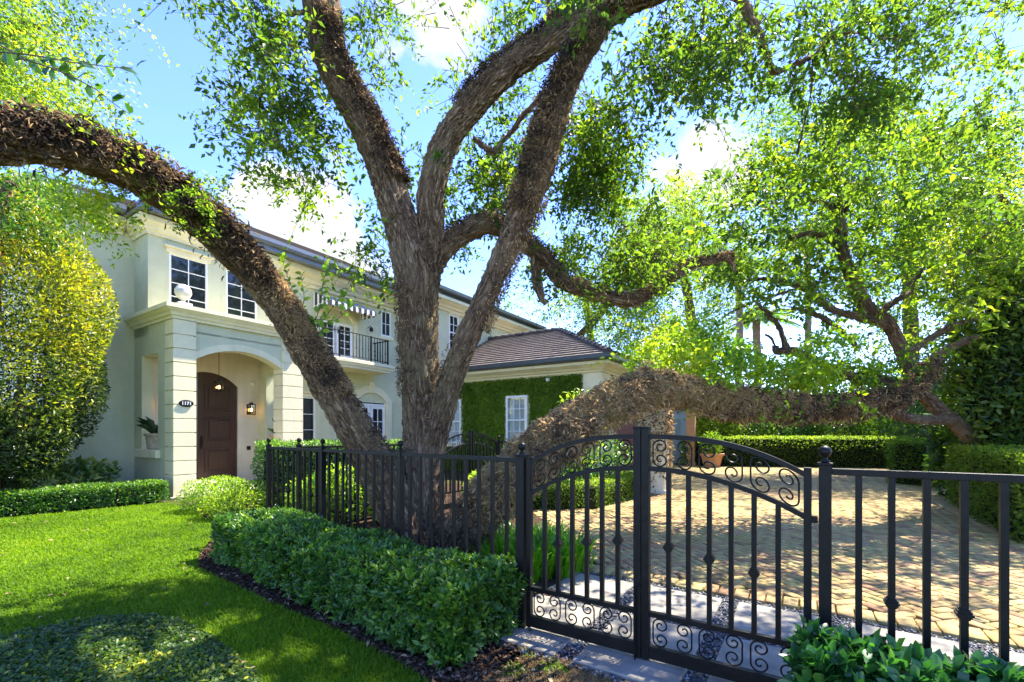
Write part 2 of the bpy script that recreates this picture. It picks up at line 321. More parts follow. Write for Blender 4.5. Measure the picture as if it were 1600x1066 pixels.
cy=SC.cycles; cy.max_bounces=10; cy.diffuse_bounces=4; cy.transmission_bounces=6; cy.transparent_max_bounces=10; cy.caustics_reflective=False; cy.caustics_refractive=False
try: cy.use_denoising=True; cy.denoiser='OPENIMAGEDENOISE'
except Exception: pass
# ---------------------------------------------------------------- ground sheets
def sheet(name,poly,z,mat,kind='structure'):
    mb=MB(); mb.v=[(p[0],p[1],z) for p in poly]; mb.f=[tuple(range(len(poly)))]
    o=obj(name,mb,mat); 
    if o.data.polygons[0].normal.z<0: o.data.flip_normals()
    tag(o,kind=kind); return o
sheet('ground',[(-300,-40),(300,-40),(300,500),(-300,500)],0,MAT['ground'])
E2=(.839,-.544)          # direction of the gate and right fence
N2=(.544,.839)
GL=np.array([.07,3.2])   # left gate post
def gp(t,q): return (GL[0]+E2[0]*t+N2[0]*q, GL[1]+E2[1]*t+N2[1]*q)
LAWN=[(-16,3.5),(-8.9,6.95),(-8.24,7.33),(-7.5,8.25),(-6.75,8.98),(-6.45,8.75),(-5.75,8.15),(-4.95,7.35),(-4.2,6.9),(-3.9,6.2),(-3.3,5.3),(-2.65,4.5),(-1.8,3.9),(-.9,3.2),(-.15,2.5),(.0,2.2),(-.1,1.2),(-2.5,.6),(-6,.6),(-16,1.5)]
COVER=[(-4.4,2.2)]+[tuple(gnd(*p)[:2]) for p in ((0,1000),(60,985),(130,974),(210,968),(270,972),(312,985),(340,1005),(370,1035),(400,1066),(420,1100))]+[(-1.2,1.9),(-1.5,1.4),(-4,1.4)]
sheet('lawn',LAWN,.006,MAT['lawn'])
sheet('ground_cover_bed',COVER,.012,MAT['soil'])
BED=[(-6.5,8.9),(-4.2,6.7),(-3.75,5.6),(-3.5,5.08),(-3.2,4.66),(-2.78,4.33),(-2.35,4.0),(-1.92,3.68),(-1.45,3.35),(-1.02,3.02),(-.55,2.62),(-.2,2.2),(.5,2.75),(.0,3.3),(-3.0,6.2),(-4.5,8.2)]
INNER=[(-3.1,5.95),(.05,3.25),(.69,4.53),(.76,5.6),(.32,8.1),(-.5,12),(-8,13),(-5,8.3)]
DRY=[(-.25,2.35),(.15,2.95),(gp(.0,-.28)),(gp(1.8,-.28)),(1.6,1.5),(-.3,1.2)]
sheet('mulch_bed',BED+[],.0105,MAT['soil']); sheet('garden_bed',INNER,.034,MAT['soil']); sheet('dry_turf',DRY,.018,MAT['drylawn'])
# path of concrete slabs with gravel joints along the gate
sheet('gravel_bed',[gp(-.25,-.3),gp(5,-.3),gp(5,1.45),gp(-.25,1.45)],.02,MAT['gravel'])
mb=MB()
def slab(t0,t1,q0,q1):
    a,b,c,d=gp(t0,q0),gp(t1,q0),gp(t1,q1),gp(t0,q1); e=.006; n=len(mb.v)
    for (p,z) in ((a,.0),(b,.0),(c,.0),(d,.0)): mb.v.append((*p,.002))
    for p in (a,b,c,d): mb.v.append((*p,.036))
    g=[gp(t0+e,q0+e),gp(t1-e,q0+e),gp(t1-e,q1-e),gp(t0+e,q1-e)]
    for p in g: mb.v.append((*p,.042))
    for i in range(4):
        j=(i+1)%4; mb.f.append((n+i,n+j,n+4+j,n+4+i)); mb.f.append((n+4+i,n+4+j,n+8+j,n+8+i))
    mb.f.append((n+8,n+9,n+10,n+11))
for i in range(7):
    t=-.22+i*.72; slab(t,t+.60,-.24,.62); slab(t,t+.60,.74,1.34)
tag(obj('path',mb,MAT['slab']),kind='structure')
# herringbone brick driveway, edge course along the path
DRIVE=[gp(-.2,1.45),gp(6,1.45),(7.2,3.6),(8.3,7.9),(11.2,10.6),(15,16),(15,17.5),(7.5,18.6),(5.5,20),(3.5,16),(3.1,10.6),(1.41,8.1),(.34,8.05),(.74,5.5)]
sheet('driveway_base',DRIVE,.022,MAT['joint'])
def pavers():
    L,W=.20,.10; g=.010; cs=[]
    a=math.radians(45)-math.atan2(.544,.839)
    n=190; out=[]
    for k in range(-n,n):
        for m in range(-n//2-50,n//2+50):
            bx=(k+4*m)*W; by=k*W
            if abs(bx)>22 or abs(by)>22: continue
            out.append((bx,by,0)); out.append((bx+2*W,by-W,1))
    out=np.array(out)
    cx=np.where(out[:,2]==0,out[:,0]+W,out[:,0]+.5*W); cyy=np.where(out[:,2]==0,out[:,1]+.5*W,out[:,1]+W)
    hl=np.where(out[:,2]==0,W,.5*W)-g*.5; hw=np.where(out[:,2]==0,.5*W,W)-g*.5
    ca,sa=math.cos(a),math.sin(a); ox,oy=5.5,8.
    X=ox+ca*cx-sa*cyy; Y=oy+sa*cx+ca*cyy
    reg=[gp(-.2,1.70)]+[gp(6,1.70)]+DRIVE[2:]
    k=inpoly(np.stack([X,Y],1),reg); X,Y,hl,hw=X[k],Y[k],hl[k],hw[k]; ang=np.full(len(X),a)
    # edge course
    t=np.arange(-.2,6,.118); ex=np.array([gp(q,1.57) for q in t]); 
    X=np.concatenate([X,ex[:,0]]); Y=np.concatenate([Y,ex[:,1]]); hl=np.concatenate([hl,np.full(len(t),.055)]); hw=np.concatenate([hw,np.full(len(t),.105)]); ang=np.concatenate([ang,np.full(len(t),math.atan2(E2[1],E2[0]))])
    N=len(X); ang=ang+rng.normal(0,.015,N); h=.045+rng.normal(0,.002,N); tx=rng.normal(0,.008,N); ty=rng.normal(0,.008,N)
    hl=hl-np.abs(rng.normal(0,.003,N)); hw=hw-np.abs(rng.normal(0,.003,N))
    V=[]
    for (s,dz) in ((1.,-.05),(1.,-.005),(.0,0.)):
        for sx,sy in ((-1,-1),(1,-1),(1,1),(-1,1)):
            lx=sx*(hl-(0 if s else .004)); ly=sy*(hw-(0 if s else .004))
            V.append(np.stack([X+np.cos(ang)*lx-np.sin(ang)*ly,Y+np.sin(ang)*lx+np.cos(ang)*ly,h+dz+tx*lx+ty*ly],1))
    V=np.stack(V,1).reshape(-1,3); i=np.arange(N)*12; Fs=[]
    for q in range(4):
        r=(q+1)%4; Fs.append(np.stack([i+q,i+r,i+4+r,i+4+q],1)); Fs.append(np.stack([i+4+q,i+4+r,i+8+r,i+8+q],1))
    Fs.append(np.stack([i+8,i+9,i+10,i+11],1))
    tint=np.clip(rng.beta(2,2,N)+.15*n3(np.stack([X,Y,0*X],1),1.1),0,1)
    me=npmesh('driveway',V,[np.concatenate(Fs)],tint=np.tile(tint,9)); tag(link('driveway',me,MAT['paver']),kind='structure')
pavers()
# gravel stones
def pebbles():
    P=[]
    while sum(map(len,P))<9000:
        t=rng.uniform(-.25,5,4000); q=rng.uniform(-.3,1.45,4000); u=(t+.22)%.72
        k=(u>.605)|((q>.63)&(q<.73))|(q<-.25)|(q>1.35); P.append(np.stack([t[k],q[k]],1))
    P=np.concatenate(P)[:9000]; X=GL[0]+E2[0]*P[:,0]+N2[0]*P[:,1]; Y=GL[1]+E2[1]*P[:,0]+N2[1]*P[:,1]; N=len(X)
    r=rng.uniform(.005,.012,N); a=rng.uniform(0,6.28,N); c=np.stack([X,Y,.022+r*.5],1)
    e1=np.stack([np.cos(a),np.sin(a),0*a],1); e2=np.stack([-np.sin(a),np.cos(a),0*a],1); e3=np.array([0,0,1.])
    R=r[:,None]; V=np.stack([c+e1*R*1.3,c+e2*R,c-e1*R*1.2,c-e2*R*.9,c+e3*R*.8+e1*R*.2,c-e3*R],1).reshape(-1,3); i=np.arange(N)*6
    Fs=[]
    for q in range(4):
        s=(q+1)%4; Fs+= [np.stack([i+q,i+s,i+4],1),np.stack([i+s,i+q,i+5],1)]
    me=npmesh('gravel',V,[np.concatenate(Fs)],tint=np.tile(rng.random(N),8)); tag(link('gravel',me,MAT['pebble']),'grey gravel stones filling the joints between the path slabs','gravel',kind='stuff')
pebbles()
# ---------------------------------------------------------------- grass, mulch, ground cover
def sample_poly(poly,n,power=1.):
    xs=[p[0] for p in poly]; ys=[p[1] for p in poly]; out=[]; c=0
    while c<n:
        P=np.stack([rng.uniform(min(xs),max(xs),n*2),rng.uniform(min(ys),max(ys),n*2)],1)
        vis=(np.abs(P[:,0])<P[:,1]*1.18+.25)&(P[:,1]>1.2)
        k=inpoly(P,poly)&vis&(rng.random(len(P))<(1.6/np.maximum(P[:,1],1.6))**power); out.append(P[k]); c+=k.sum()
    return np.concatenate(out)[:n]
def blades(name,P,h,wd,lean,tint,mat,z0=.006):
    N=len(P); a=rng.uniform(0,6.28,N); d=np.stack([np.cos(a),np.sin(a),0*a],1); s=np.stack([-np.sin(a),np.cos(a),0*a],1)
    b=np.concatenate([P,np.full((N,1),z0)],1); up=np.array([0,0,1.]); H=h[:,None]; Wd=wd[:,None]; Ln=lean[:,None]
    m=b+up*H*.6+d*H*Ln*.35; t=b+up*H*(1-.25*Ln)+d*H*Ln
    V=np.stack([b-s*Wd,b+s*Wd,m-s*Wd*.8,m+s*Wd*.8,t],1).reshape(-1,3); i=np.arange(N)*5
    me=npmesh(name,V,[np.stack([i,i+1,i+3,i+2],1),np.stack([i+2,i+3,i+4],1)],tint=np.concatenate([tint,tint]))
    return link(name,me,mat)
P=sample_poly(LAWN,210000,1.35); P=P[~((inpoly(P,COVER)&(rng.random(len(P))>.12))|inpoly(P,BED)|inpoly(P,DRY))]; n=len(P); P3=np.concatenate([P,0*P[:,:1]],1)
dist=np.linalg.norm(P,axis=1)
tint=np.clip(.42+.2*n3(P3,1.2)+.12*n3(P3,5,1.)+rng.normal(0,.15,n),0,1)
tag(blades('grass',P,rng.uniform(.02,.05,n)*(1+.10*n3(P3,3)),rng.uniform(.0014,.0028,n)*np.clip(dist/2.6,1,2.6),rng.uniform(.2,1.1,n),tint,MAT['grass']),'bright green lawn grass in front of the house','grass',kind='stuff')
P=sample_poly(DRY,26000,.6); n=len(P); P3=np.concatenate([P,0*P[:,:1]],1)
green=n3(P3,5.,2.)+.5*n3(P3,11.,1.); tint=np.where(green>.55,rng.uniform(.8,1,n),rng.uniform(0,.72,n))
tag(blades('dry_grass',P,rng.uniform(.012,.035,n),rng.uniform(.0012,.0024,n),rng.uniform(.5,1.8,n),tint,MAT['drygrass'],.018),'half dead straw brown turf in front of the gate','grass',kind='stuff')
P=np.concatenate([sample_poly(BED,15000,.8),sample_poly(INNER,3500,.5)]); n=len(P)
ax=rnd(n)*[1,1,.25]; nr=rnd(n)*.5+[0,0,1]
me=leaf_mesh('mulch',np.concatenate([P,np.concatenate([rng.uniform(.014,.035,(15000,1)),rng.uniform(.038,.055,(n-15000,1))])],1),ax,nr,rng.uniform(.02,.055,n),np.clip(rng.beta(1.6,2.4,n),0,1),w=.5,fold=.3,simple=True)
tag(link('mulch',me,MAT['chip']),'dark brown bark mulch chips under the hedges','mulch',kind='stuff')
P=sample_poly(COVER,30000,.5); n=len(P); P3=np.concatenate([P,0*P[:,:1]],1)
hgt=.02+.025*rng.random(n)+.02*n3(P3,2.5)
q=gnd(260,1060); yel=np.exp(-(((P[:,0]-q[0]+.05)/.55)**2+((P[:,1]-q[1])/.3)**2)); tint=np.clip(.42+rng.normal(0,.18,n)+.6*yel*rng.random(n)+.1*n3(P3,6),0,1)  # yellow leaves and a sunlit patch, both painted into the leaf tint
me=leaf_mesh('ground_cover',np.concatenate([P,hgt[:,None]],1),rnd(n)*[1,1,.4]+[0,0,.25],rnd(n)*.5+[0,0,1],rng.uniform(.018,.034,n),tint,w=.6)
tag(link('ground_cover',me,MAT['cover']),'low mat of small dark leaves beside the lawn','ground cover',kind='stuff')

P=np.concatenate([sample_poly(DRIVE,420,.5),sample_poly(LAWN,60,.6),sample_poly(DRY,90,.5)]); n=len(P); z=np.concatenate([np.full((420,1),.055),np.full((60,1),.05),np.full((90,1),.035)])
me=leaf_mesh('fallen_leaves',np.concatenate([P,z],1),rnd(n)*[1,1,.2],rnd(n)*.4+[0,0,1],rng.uniform(.03,.06,n),rng.uniform(.3,.9,n),w=.42,fold=.4)
tag(link('fallen_leaves',me,MAT['fern']),'scattered dry brown oak leaves fallen on the bricks and turf','fallen leaves',kind='stuff')
# ---------------------------------------------------------------- the house (x along its front, y into it)
HO=(-7.0913,9.557); HA=math.atan2(.83887,.54433)
def HL(x,y,z=0.):
    c,s=math.cos(HA),math.sin(HA); return (HO[0]+c*x-s*y,HO[1]+s*x+c*y,z)
house=thing('house','two storey pale sage stucco house with arched entrance porch and balcony','house',(HO[0],HO[1],0),HA)
def wall(mb,x0,x1,z0,z1,y0,y1,ops=(),plane='y'):
    """wall slab with rectangular openings, proper reveals"""
    xs=sorted({x0,x1,*[v for o in ops for v in o[:2]]}); zs=sorted({z0,z1,*[v for o in ops for v in o[2:]]})
    P=(lambda x,y,z:(x,y,z)) if plane=='y' else (lambda x,y,z:(y,x,z))
    hole=lambda x,z:any(o[0]-1e-6<x<o[1]+1e-6 and o[2]-1e-6<z<o[3]+1e-6 for o in ops) or x<x0 or x>x1 or z<z0 or z>z1
    for i in range(len(xs)-1):
        for j in range(len(zs)-1):
            a,b,c,d=xs[i],xs[i+1],zs[j],zs[j+1]; cx,cz=(a+b)/2,(c+d)/2
            if hole(cx,cz): continue
            mb.quad(P(a,y0,c),P(b,y0,c),P(b,y0,d),P(a,y0,d)); mb.quad(P(a,y1,c),P(b,y1,c),P(b,y1,d),P(a,y1,d))
            if hole(a-1e-3,cz): mb.quad(P(a,y0,c),P(a,y1,c),P(a,y1,d),P(a,y0,d))
            if hole(b+1e-3,cz): mb.quad(P(b,y0,c),P(b,y1,c),P(b,y1,d),P(b,y0,d))
            if hole(cx,c-1e-3): mb.quad(P(a,y0,c),P(a,y1,c),P(b,y1,c),P(b,y0,c))
            if hole(cx,d+1e-3): mb.quad(P(a,y0,d),P(a,y1,d),P(b,y1,d),P(b,y0,d))
def wobj(name,mb,mat,parent):       # keep quads as given, no normals fuss (two sided)
    return obj(name,mb,mat,parent)
def arc(x0,x1,zs,zc,n=18):
    """segmental arch points from left spring to right spring"""
    w=(x1-x0)/2; h=zc-zs; R=(w*w+h*h)/(2*h); cx=(x0+x1)/2; a=math.asin(min(1,w/R))
    return [(cx+R*math.sin(-a+2*a*i/n), zc-R+R*math.cos(-a+2*a*i/n)) for i in range(n+1)]
def arch_panel(mb,x0,x1,zs,zc,zt,y0,y1,n=18):
    p=arc(x0,x1,zs,zc,n)
    for (a,za),(b,zb) in zip(p,p[1:]):
        mb.quad((a,y0,za),(b,y0,zb),(b,y0,zt),(a,y0,zt)); mb.quad((a,y1,za),(b,y1,zb),(b,y1,zt),(a,y1,zt))
        mb.quad((a,y0,za),(b,y0,zb),(b,y1,zb),(a,y1,za)); mb.quad((a,y0,zt),(b,y0,zt),(b,y1,zt),(a,y1,zt))
def arch_band(mb,x0,x1,z0,zs,zc,t,y0,y1,n=18):
    """raised trim round an arched opening: jambs and arch ring of width t"""
    inner=[(x0,z0)]+arc(x0,x1,zs,zc,n)+[(x1,z0)]; outer=[(x0-t,z0)]+arc(x0-t,x1+t,zs+t*.35,zc+t,n)+[(x1+t,z0)]
    for i in range(len(inner)-1):
        a,b,c,d=inner[i],inner[i+1],outer[i+1],outer[i]
        for y in (y0,y1): mb.quad(*[(q[0],y,q[1]) for q in (a,b,c,d)])
        mb.quad((a[0],y0,a[1]),(b[0],y0,b[1]),(b[0],y1,b[1]),(a[0],y1,a[1])); mb.quad((d[0],y0,d[1]),(c[0],y0,c[1]),(c[0],y1,c[1]),(d[0],y1,d[1]))
def profile_run(mb,path,prof,closed=False):
    """sweep a profile (out,z) along a plan path with mitred corners; out is to the right of travel"""
    P=[np.array(p,float) for p in path]; n=len(P); rings=[]
    for i,p in enumerate(P):
        d0=P[i]-P[i-1] if i>0 else P[1]-P[0]; d1=P[i+1]-P[i] if i<n-1 else P[i]-P[i-1]
        d0/=np.linalg.norm(d0); d1/=np.linalg.norm(d1); n0=np.array([d0[1],-d0[0]]); n1=np.array([d1[1],-d1[0]]); m=n0+n1; m/=np.linalg.norm(m); m/=max(.3,m@n0)
        rings.append([(p[0]+m[0]*o,p[1]+m[1]*o,z) for o,z in prof])
    for r,s in zip(rings,rings[1:]):
        for k in range(len(prof)): 
            kk=(k+1)%len(prof); mb.quad(r[k],s[k],s[kk],r[kk])
    mb.quad(*rings[0]); mb.quad(*rings[-1][::-1])
def cornice_prof(z0,z1,out):
    h=z1-z0
    return [(-.02,z0),(.18*out,z0),(.22*out,z0+.18*h),(.40*out,z0+.24*h),(.52*out,z0+.42*h),(.78*out,z0+.58*h),(.86*out,z0+.66*h),(out,z0+.70*h),(out,z1),(-.02,z1)]
def window(parent,name,x,z0,w,h,y,cols,rows,rot=0.,px=None,glass='glass',fw=.05,head=True,sill=True,sash=False,mun=.018,label=None):
    """double window built in its own frame: u right, w up, -v outward"""
    fr=MB(); d=.05
    fr.box(0,fw,-d,.03,0,h); fr.box(w-fw,w,-d,.03,0,h); fr.box(fw,w-fw,-d,.03,0,fw); fr.box(fw,w-fw,-d,.03,h-fw,h)
    iw=w-2*fw; ih=h-2*fw
    for i in range(1,cols): u=fw+iw*i/cols; fr.box(u-mun/2,u+mun/2,-.032,.0,fw,h-fw)
    for j in range(1,rows):
        q=fw+ih*j/rows; t=mun if not (sash and j==rows//2) else .045
        us=[fw+iw*i/cols for i in range(cols+1)]
        for a,b in zip(us,us[1:]): fr.box(a+(mun/2 if a>fw+1e-6 else 0),b-(mun/2 if b<w-fw-1e-6 else 0),-.034 if t<.03 else -.045,.002,q-t/2,q+t/2)
    o=obj(name,fr,MAT['white'],parent,(x,y,z0),(0,0,rot))
    if label: o['label']=label
    g=MB(); g.box(fw-.005,w-fw+.005,-.012,-.004,fw-.005,h-fw+.005); obj('pane',g,MAT[glass],o)
    if head:
        t=MB(); t.box(-.07,w+.07,-.10,.02,h+.003,h+.10); t.box(-.11,w+.11,-.15,.02,h+.103,h+.15); obj('head_trim',t,MAT['cream'],o,bevel=.008)
    if sill:
        t=MB(); t.box(-.08,w+.08,-.11,.02,-.12,-.003); obj('sill',t,MAT['trim'],o,bevel=.008)
    if glass=='clear':
        t=MB(); n=30
        for i in range(n):
            a=fw+iw*i/n; b=fw+iw*(i+1)/n; f0=.06+.012*math.sin(i*1.9); f1=.06+.012*math.sin((i+1)*1.9)
            t.quad((a,f0,fw),(b,f1,fw),(b,f1,h-fw),(a,f0,h-fw))
        obj('curtain',t,MAT['curtain'],o); k=MB(); k.box(0,w,.12,.14,0,h); obj('lining',k,MAT['bronze'],o)
    return o
def french(parent,x,z0,w,h,zc,y,label=None,rows=4):
    """pair of glazed doors under an arched fanlight; frame around"""
    top=z0+h
    for k in (0,1):
        lw=w/2-.02; dr=MB(); fw=.10
        dr.box(0,fw,-.05,.0,0,h); dr.box(lw-fw,lw,-.05,.0,0,h); dr.box(fw,lw-fw,-.05,.0,0,.24); dr.box(fw,lw-fw,-.05,.0,h-fw,h)
        u=lw/2; dr.box(u-.012,u+.012,-.04,-.01,.24,h-fw)
        for j in range(1,rows):
            q=.24+(h-fw-.24)*j/rows; dr.box(fw,u-.012,-.042,-.01,q-.012,q+.012); dr.box(u+.012,lw-fw,-.042,-.01,q-.012,q+.012)
        o=obj('door',dr,MAT['white'],parent,(x+.01+k*(w/2),y,z0)); g=MB(); g.box(fw-.005,lw-fw+.005,-.024,-.016,.235,h-fw+.005); obj('pane',g,MAT['glass'],o)
        hd=MB(); xx=lw-.05 if k==0 else .05; hd.box(xx-.015,xx+.015,-.062,-.048,.95,1.15); hd.tube([(xx,-.07,1.05),(xx,-.10,1.05),(xx+(-.09 if k==0 else .09),-.10,1.05)],.009,6); obj('handle',hd,MAT['bronze'],o)
    f=MB(); f.box(x,x+w,y-.06,y+.01,top+.005,top+.075); arch_band(f,x+.03,x+w-.03,top+.08,top+.10,zc-.04,.04,y-.05,y+.0,14); fo=obj('fanlight',f,MAT['white'],parent)
    g=MB(); p=arc(x+.03,x+w-.03,top+.10,zc-.04,14); g.quad(*[(a,y-.015,b) for a,b in [(x+.03,top+.07)]+p+[(x+w-.03,top+.07)]]); obj('pane',g,MAT['glass'],fo)
# -- main walls
mb=MB()
wall(mb,-1.36,0.,0,6.05,2.14,2.4)                                     # set-back left wall
wall(mb,2.4,9.,0,6.05,-1.36,-1.1,plane='x')                           # left end wall
wall(mb,2.93,8.4,0,6.05,1.75,2.0,[(3.62,4.44,.95,2.5),(5.94,7.26,.2,2.45),(4.56,5.86,3.75,5.0),(7.06,7.52,4.9,5.82)])
W=obj('wall',mb,MAT['stucco'],house)
mb=MB(); wall(mb,5.94,7.26,2.45,2.45001,1.75,2.0); 
mb=MB()                                                                # two-storey wing on the right
wall(mb,8.4,15.6,0,6.25,.5,.75,[(9.33,9.90,4.62,6.0),(13.9,14.8,4.7,5.75)]); wall(mb,.75,2.2,0,6.25,8.4,8.65,plane='x'); wall(mb,.75,9.,0,6.25,15.35,15.6,plane='x')
obj('wing_wall',mb,MAT['stucco'],house)
mb=MB()                                                                # bay above the porch
wall(mb,0.,2.93,3.6,6.3,1.35,1.6,[(.41,1.22,4.25,5.61),(1.65,2.43,4.25,5.61)]); wall(mb,1.6,2.14,3.6,6.3,0.,.2,plane='x'); wall(mb,1.6,1.78,3.6,6.3,2.73,2.93,plane='x')
obj('bay_wall',mb,MAT['stucco'],house)
mb=MB(); profile_run(mb,[(0.,2.2),(0.,1.35),(2.93,1.35),(2.93,1.8)],cornice_prof(5.9,6.26,.22)); obj('bay_cornice',mb,MAT['cream'],house)
mb=MB(); profile_run(mb,[(-1.36,4.),(-1.36,2.14),(-.23,2.14)],cornice_prof(5.95,6.3,.26)); obj('eave_cornice',mb,MAT['cream'],house); mb=MB(); profile_run(mb,[(2.95,1.75),(8.4,1.75)],cornice_prof(5.85,6.28,.55)); obj('eave_cornice',mb,MAT['cream'],house)
mb=MB(); profile_run(mb,[(8.4,2.),(8.4,.5),(15.6,.5),(15.6,3.)],cornice_prof(6.05,6.45,.45)); obj('wing_cornice',mb,MAT['cream'],house)
# -- gutters and roofs
def gutter(mb,path,z): profile_run(mb,path,[(0,z),(.10,z),(.13,z+.06),(.13,z+.16),(.105,z+.16),(.10,z+.08),(0,z+.06)])
mb=MB(); gutter(mb,[(-1.75,6.),(-1.75,1.75),(-.3,1.75)],6.32); gutter(mb,[(-.3,.92),(8.0,.92)],6.40); mb.box(-.3,8.3,.92,1.05,6.28,6.42); mb.box(-.3,8.3,1.05,1.8,6.285,6.30)
obj('gutter',mb,MAT['gutterl'],house)
mb=MB(); gutter(mb,[(8.0,2.2),(8.0,.05),(16.0,.05),(16.0,6.)],6.55); mb.box(8.02,15.98,.06,.2,6.42,6.58); obj('wing_gutter',mb,MAT['gutter'],house)
def roof_course(me_v,me_f,uvs,A,B,Cc,D,step=.30,lift=.045):
    """courses of tile from eave A-B up to ridge D-C (D above A)"""
    A,B,Cc,D=[np.array(p,float) for p in (A,B,Cc,D)]; n=np.cross(B-A,D-A); n/=np.linalg.norm(n); 
    if n[2]<0: n=-n
    L=np.linalg.norm((D+Cc)/2-(A+B)/2); k=max(1,int(L/step)); ed=(B-A)/np.linalg.norm(B-A)
    for i in range(k):
        t0,t1=i/k,(i+1)/k; a=A+(D-A)*t0; b=B+(Cc-B)*t0; c=B+(Cc-B)*t1; d=A+(D-A)*t1
        q=[a+n*lift,b+n*lift,c+n*.004,d+n*.004]; lo=[a,b]
        j=len(me_v); me_v+= [tuple(p) for p in q]+[tuple(p) for p in lo]; me_f+= [(j,j+1,j+2,j+3),(j+4,j+5,j+1,j)]
        uu=[float((p-A)@ed) for p in q]; off=(i%2)*.13
        uvs+= [(uu[0]+off,i*.3+.001),(uu[1]+off,i*.3+.001),(uu[2]+off,i*.3+.299),(uu[3]+off,i*.3+.299),(uu[0]+off,i*.3+.01),(uu[1]+off,i*.3+.01),(uu[1]+off,i*.3+.02),(uu[0]+off,i*.3+.02)]
def roof(name,planes,mat,parent,step=.3,hips=(),lift=.045):
    v=[];f=[];u=[]
    for p in planes: roof_course(v,f,u,*p,step=step,lift=lift)
    me=bpy.data.meshes.new(name); me.from_pydata(v,[],f); l=me.uv_layers.new(name='UVMap'); l.data.foreach_set('uv',np.array(u,np.float32).ravel()); me.update()
    o=link(name,me,mat,parent)
    if hips:
        h=MB()
        for a,b in hips:
            a,b=Vector(a),Vector(b); n=max(2,int((b-a).length/.33))
            for i in range(n):
                p=a+(b-a)*(i/n); q=a+(b-a)*((i+1.12)/n); h.tube([p+Vector((0,0,.05)),q+Vector((0,0,.02))],[.09,.065],8)
        obj('ridge_tile',h,mat,o)
    return o
zr=6.46
roof('roof',[((-1.85,1.65,zr),(-.25,1.65,zr),(2.2,5.7,zr+1.9),(2.2,5.7,zr+1.9)),((-.35,.85,zr+.06),(8.1,.85,zr+.06),(8.1,5.4,zr+2.2),(2.,5.4,zr+2.2)),((-1.85,9.,zr),(-1.85,1.65,zr),(2.2,5.7,zr+1.9),(2.2,9,zr+1.9)),((8.1,9.,zr+.6),(-1.,9.,zr+.06),(2.,5.4,zr+2.2),(8.1,5.4,zr+2.2))],MAT['tile'],house)
roof('wing_roof',[((7.9,-.02,6.70),(16.1,-.02,6.70),(12.3,4.,8.35),(11.7,4.,8.35)),((16.1,-.02,6.70),(16.1,8.,6.70),(12.3,4.,8.35),(12.3,4.,8.35)),((7.9,8.,6.70),(7.9,-.02,6.70),(11.7,4.,8.35),(11.7,4.,8.35)),((16.1,8.,6.7),(7.9,8.,6.7),(11.7,4.,8.35),(12.3,4.,8.35))],MAT['tile'],house)
# -- porch
mb=MB()
arch_panel(mb,.41,2.37,2.99,3.30,3.82,.03,.33); wall(mb,.38,2.4,3.6,3.815,.30,.34)
wall(mb,.40,2.14,0,3.81,.0,.22,[(.80,1.70,1.02,3.15)],plane='x'); wall(mb,.40,1.75,0,3.81,2.68,2.90,[(.55,1.35,1.02,3.05)],plane='x')
mb.box(.22,2.68,.03,1.75,3.56,3.60); obj('porch_wall',mb,MAT['stucco'],house)
mb=MB(); wall(mb,.2,2.70,0,3.58,1.75,1.95,[(.66,2.13,.2,2.96)]); arch_panel(mb,.66,2.13,2.62,2.95,2.96,1.75,1.95); obj('entrance_wall',mb,MAT['porchwall'],house)
mb=MB(); arch_band(mb,.41,2.37,2.98,2.99,3.30,.15,.005,.05,20); obj('arch_trim',mb,MAT['cream'],house)
mb=MB(); mb.box(.22,2.68,.2,1.75,0,.16); mb.box(.3,2.6,-.25,.2,0,.085); obj('porch_step',mb,MAT['stone'],house)
mb=MB(); mb.box(-.1,.5,-.12,.45,.005,.05); obj('plinth',mb,MAT['slab'],house,bevel=.01)
for x0,x1 in ((0.,.41),(2.37,2.90)):
    mb=MB(); hs=[0,.50]; z=.50
    while z<3.5: z+=.298; hs.append(z)
    hs[-1]=3.80
    for a,b in zip(hs,hs[1:]): mb.box(x0-.02,x1,-.02,.40,a+.010,b-.010)
    mb.box(x0+.012,x1-.03,.012,.37,0,3.8); obj('pillar',mb,MAT['cream'],house,bevel=.004)
mb=MB(); profile_run(mb,[(0.,2.1),(0.,0.),(2.92,0.),(2.92,1.7)],cornice_prof(3.80,4.08,.2)); mb.box(.02,2.9,.02,1.34,3.82,4.06); obj('porch_cornice',mb,MAT['trim'],house)
mb=MB(); mb.box(-.10,-.003,.66,1.84,.84,1.02); obj('niche_sill',mb,MAT['trim'],house,bevel=.01)
mb=MB(); mb.box(2.66,2.98,.5,1.4,.9,1.02); obj('niche_sill',mb,MAT['trim'],house,bevel=.01)
mb=MB(); mb.box(-1.40,-1.14,2.09,2.14,0,.95); [mb.box(-1.40,-1.14,2.09,2.139,.968+i*.38,1.33+i*.38) for i in range(13)]; obj('corner_quoin',mb,MAT['trim'],house,bevel=.006)
mb=MB(); mb.tube([(-1.50,2.1,.05),(-1.50,2.1,6.2)],.05,8); obj('downspout',mb,MAT['gutter'],house)
for x in (.18,2.5):
    fm=MB(); zb=4.083; fm.box(x-.13,x+.13,-.10,.16,zb,zb+.07); fm.lathe([(.06,zb+.07),(.045,zb+.12),(.03,zb+.13),(.05,zb+.15),(.12,zb+.20),(.155,zb+.28),(.15,zb+.36),(.11,zb+.43),(.05,zb+.47),(.0,zb+.48)],x,.03,20)
    for i in range(9):
        for k in range(3): pass
    obj('stone_finial',fm,MAT['stone'],house,smooth=False,bevel=.004)
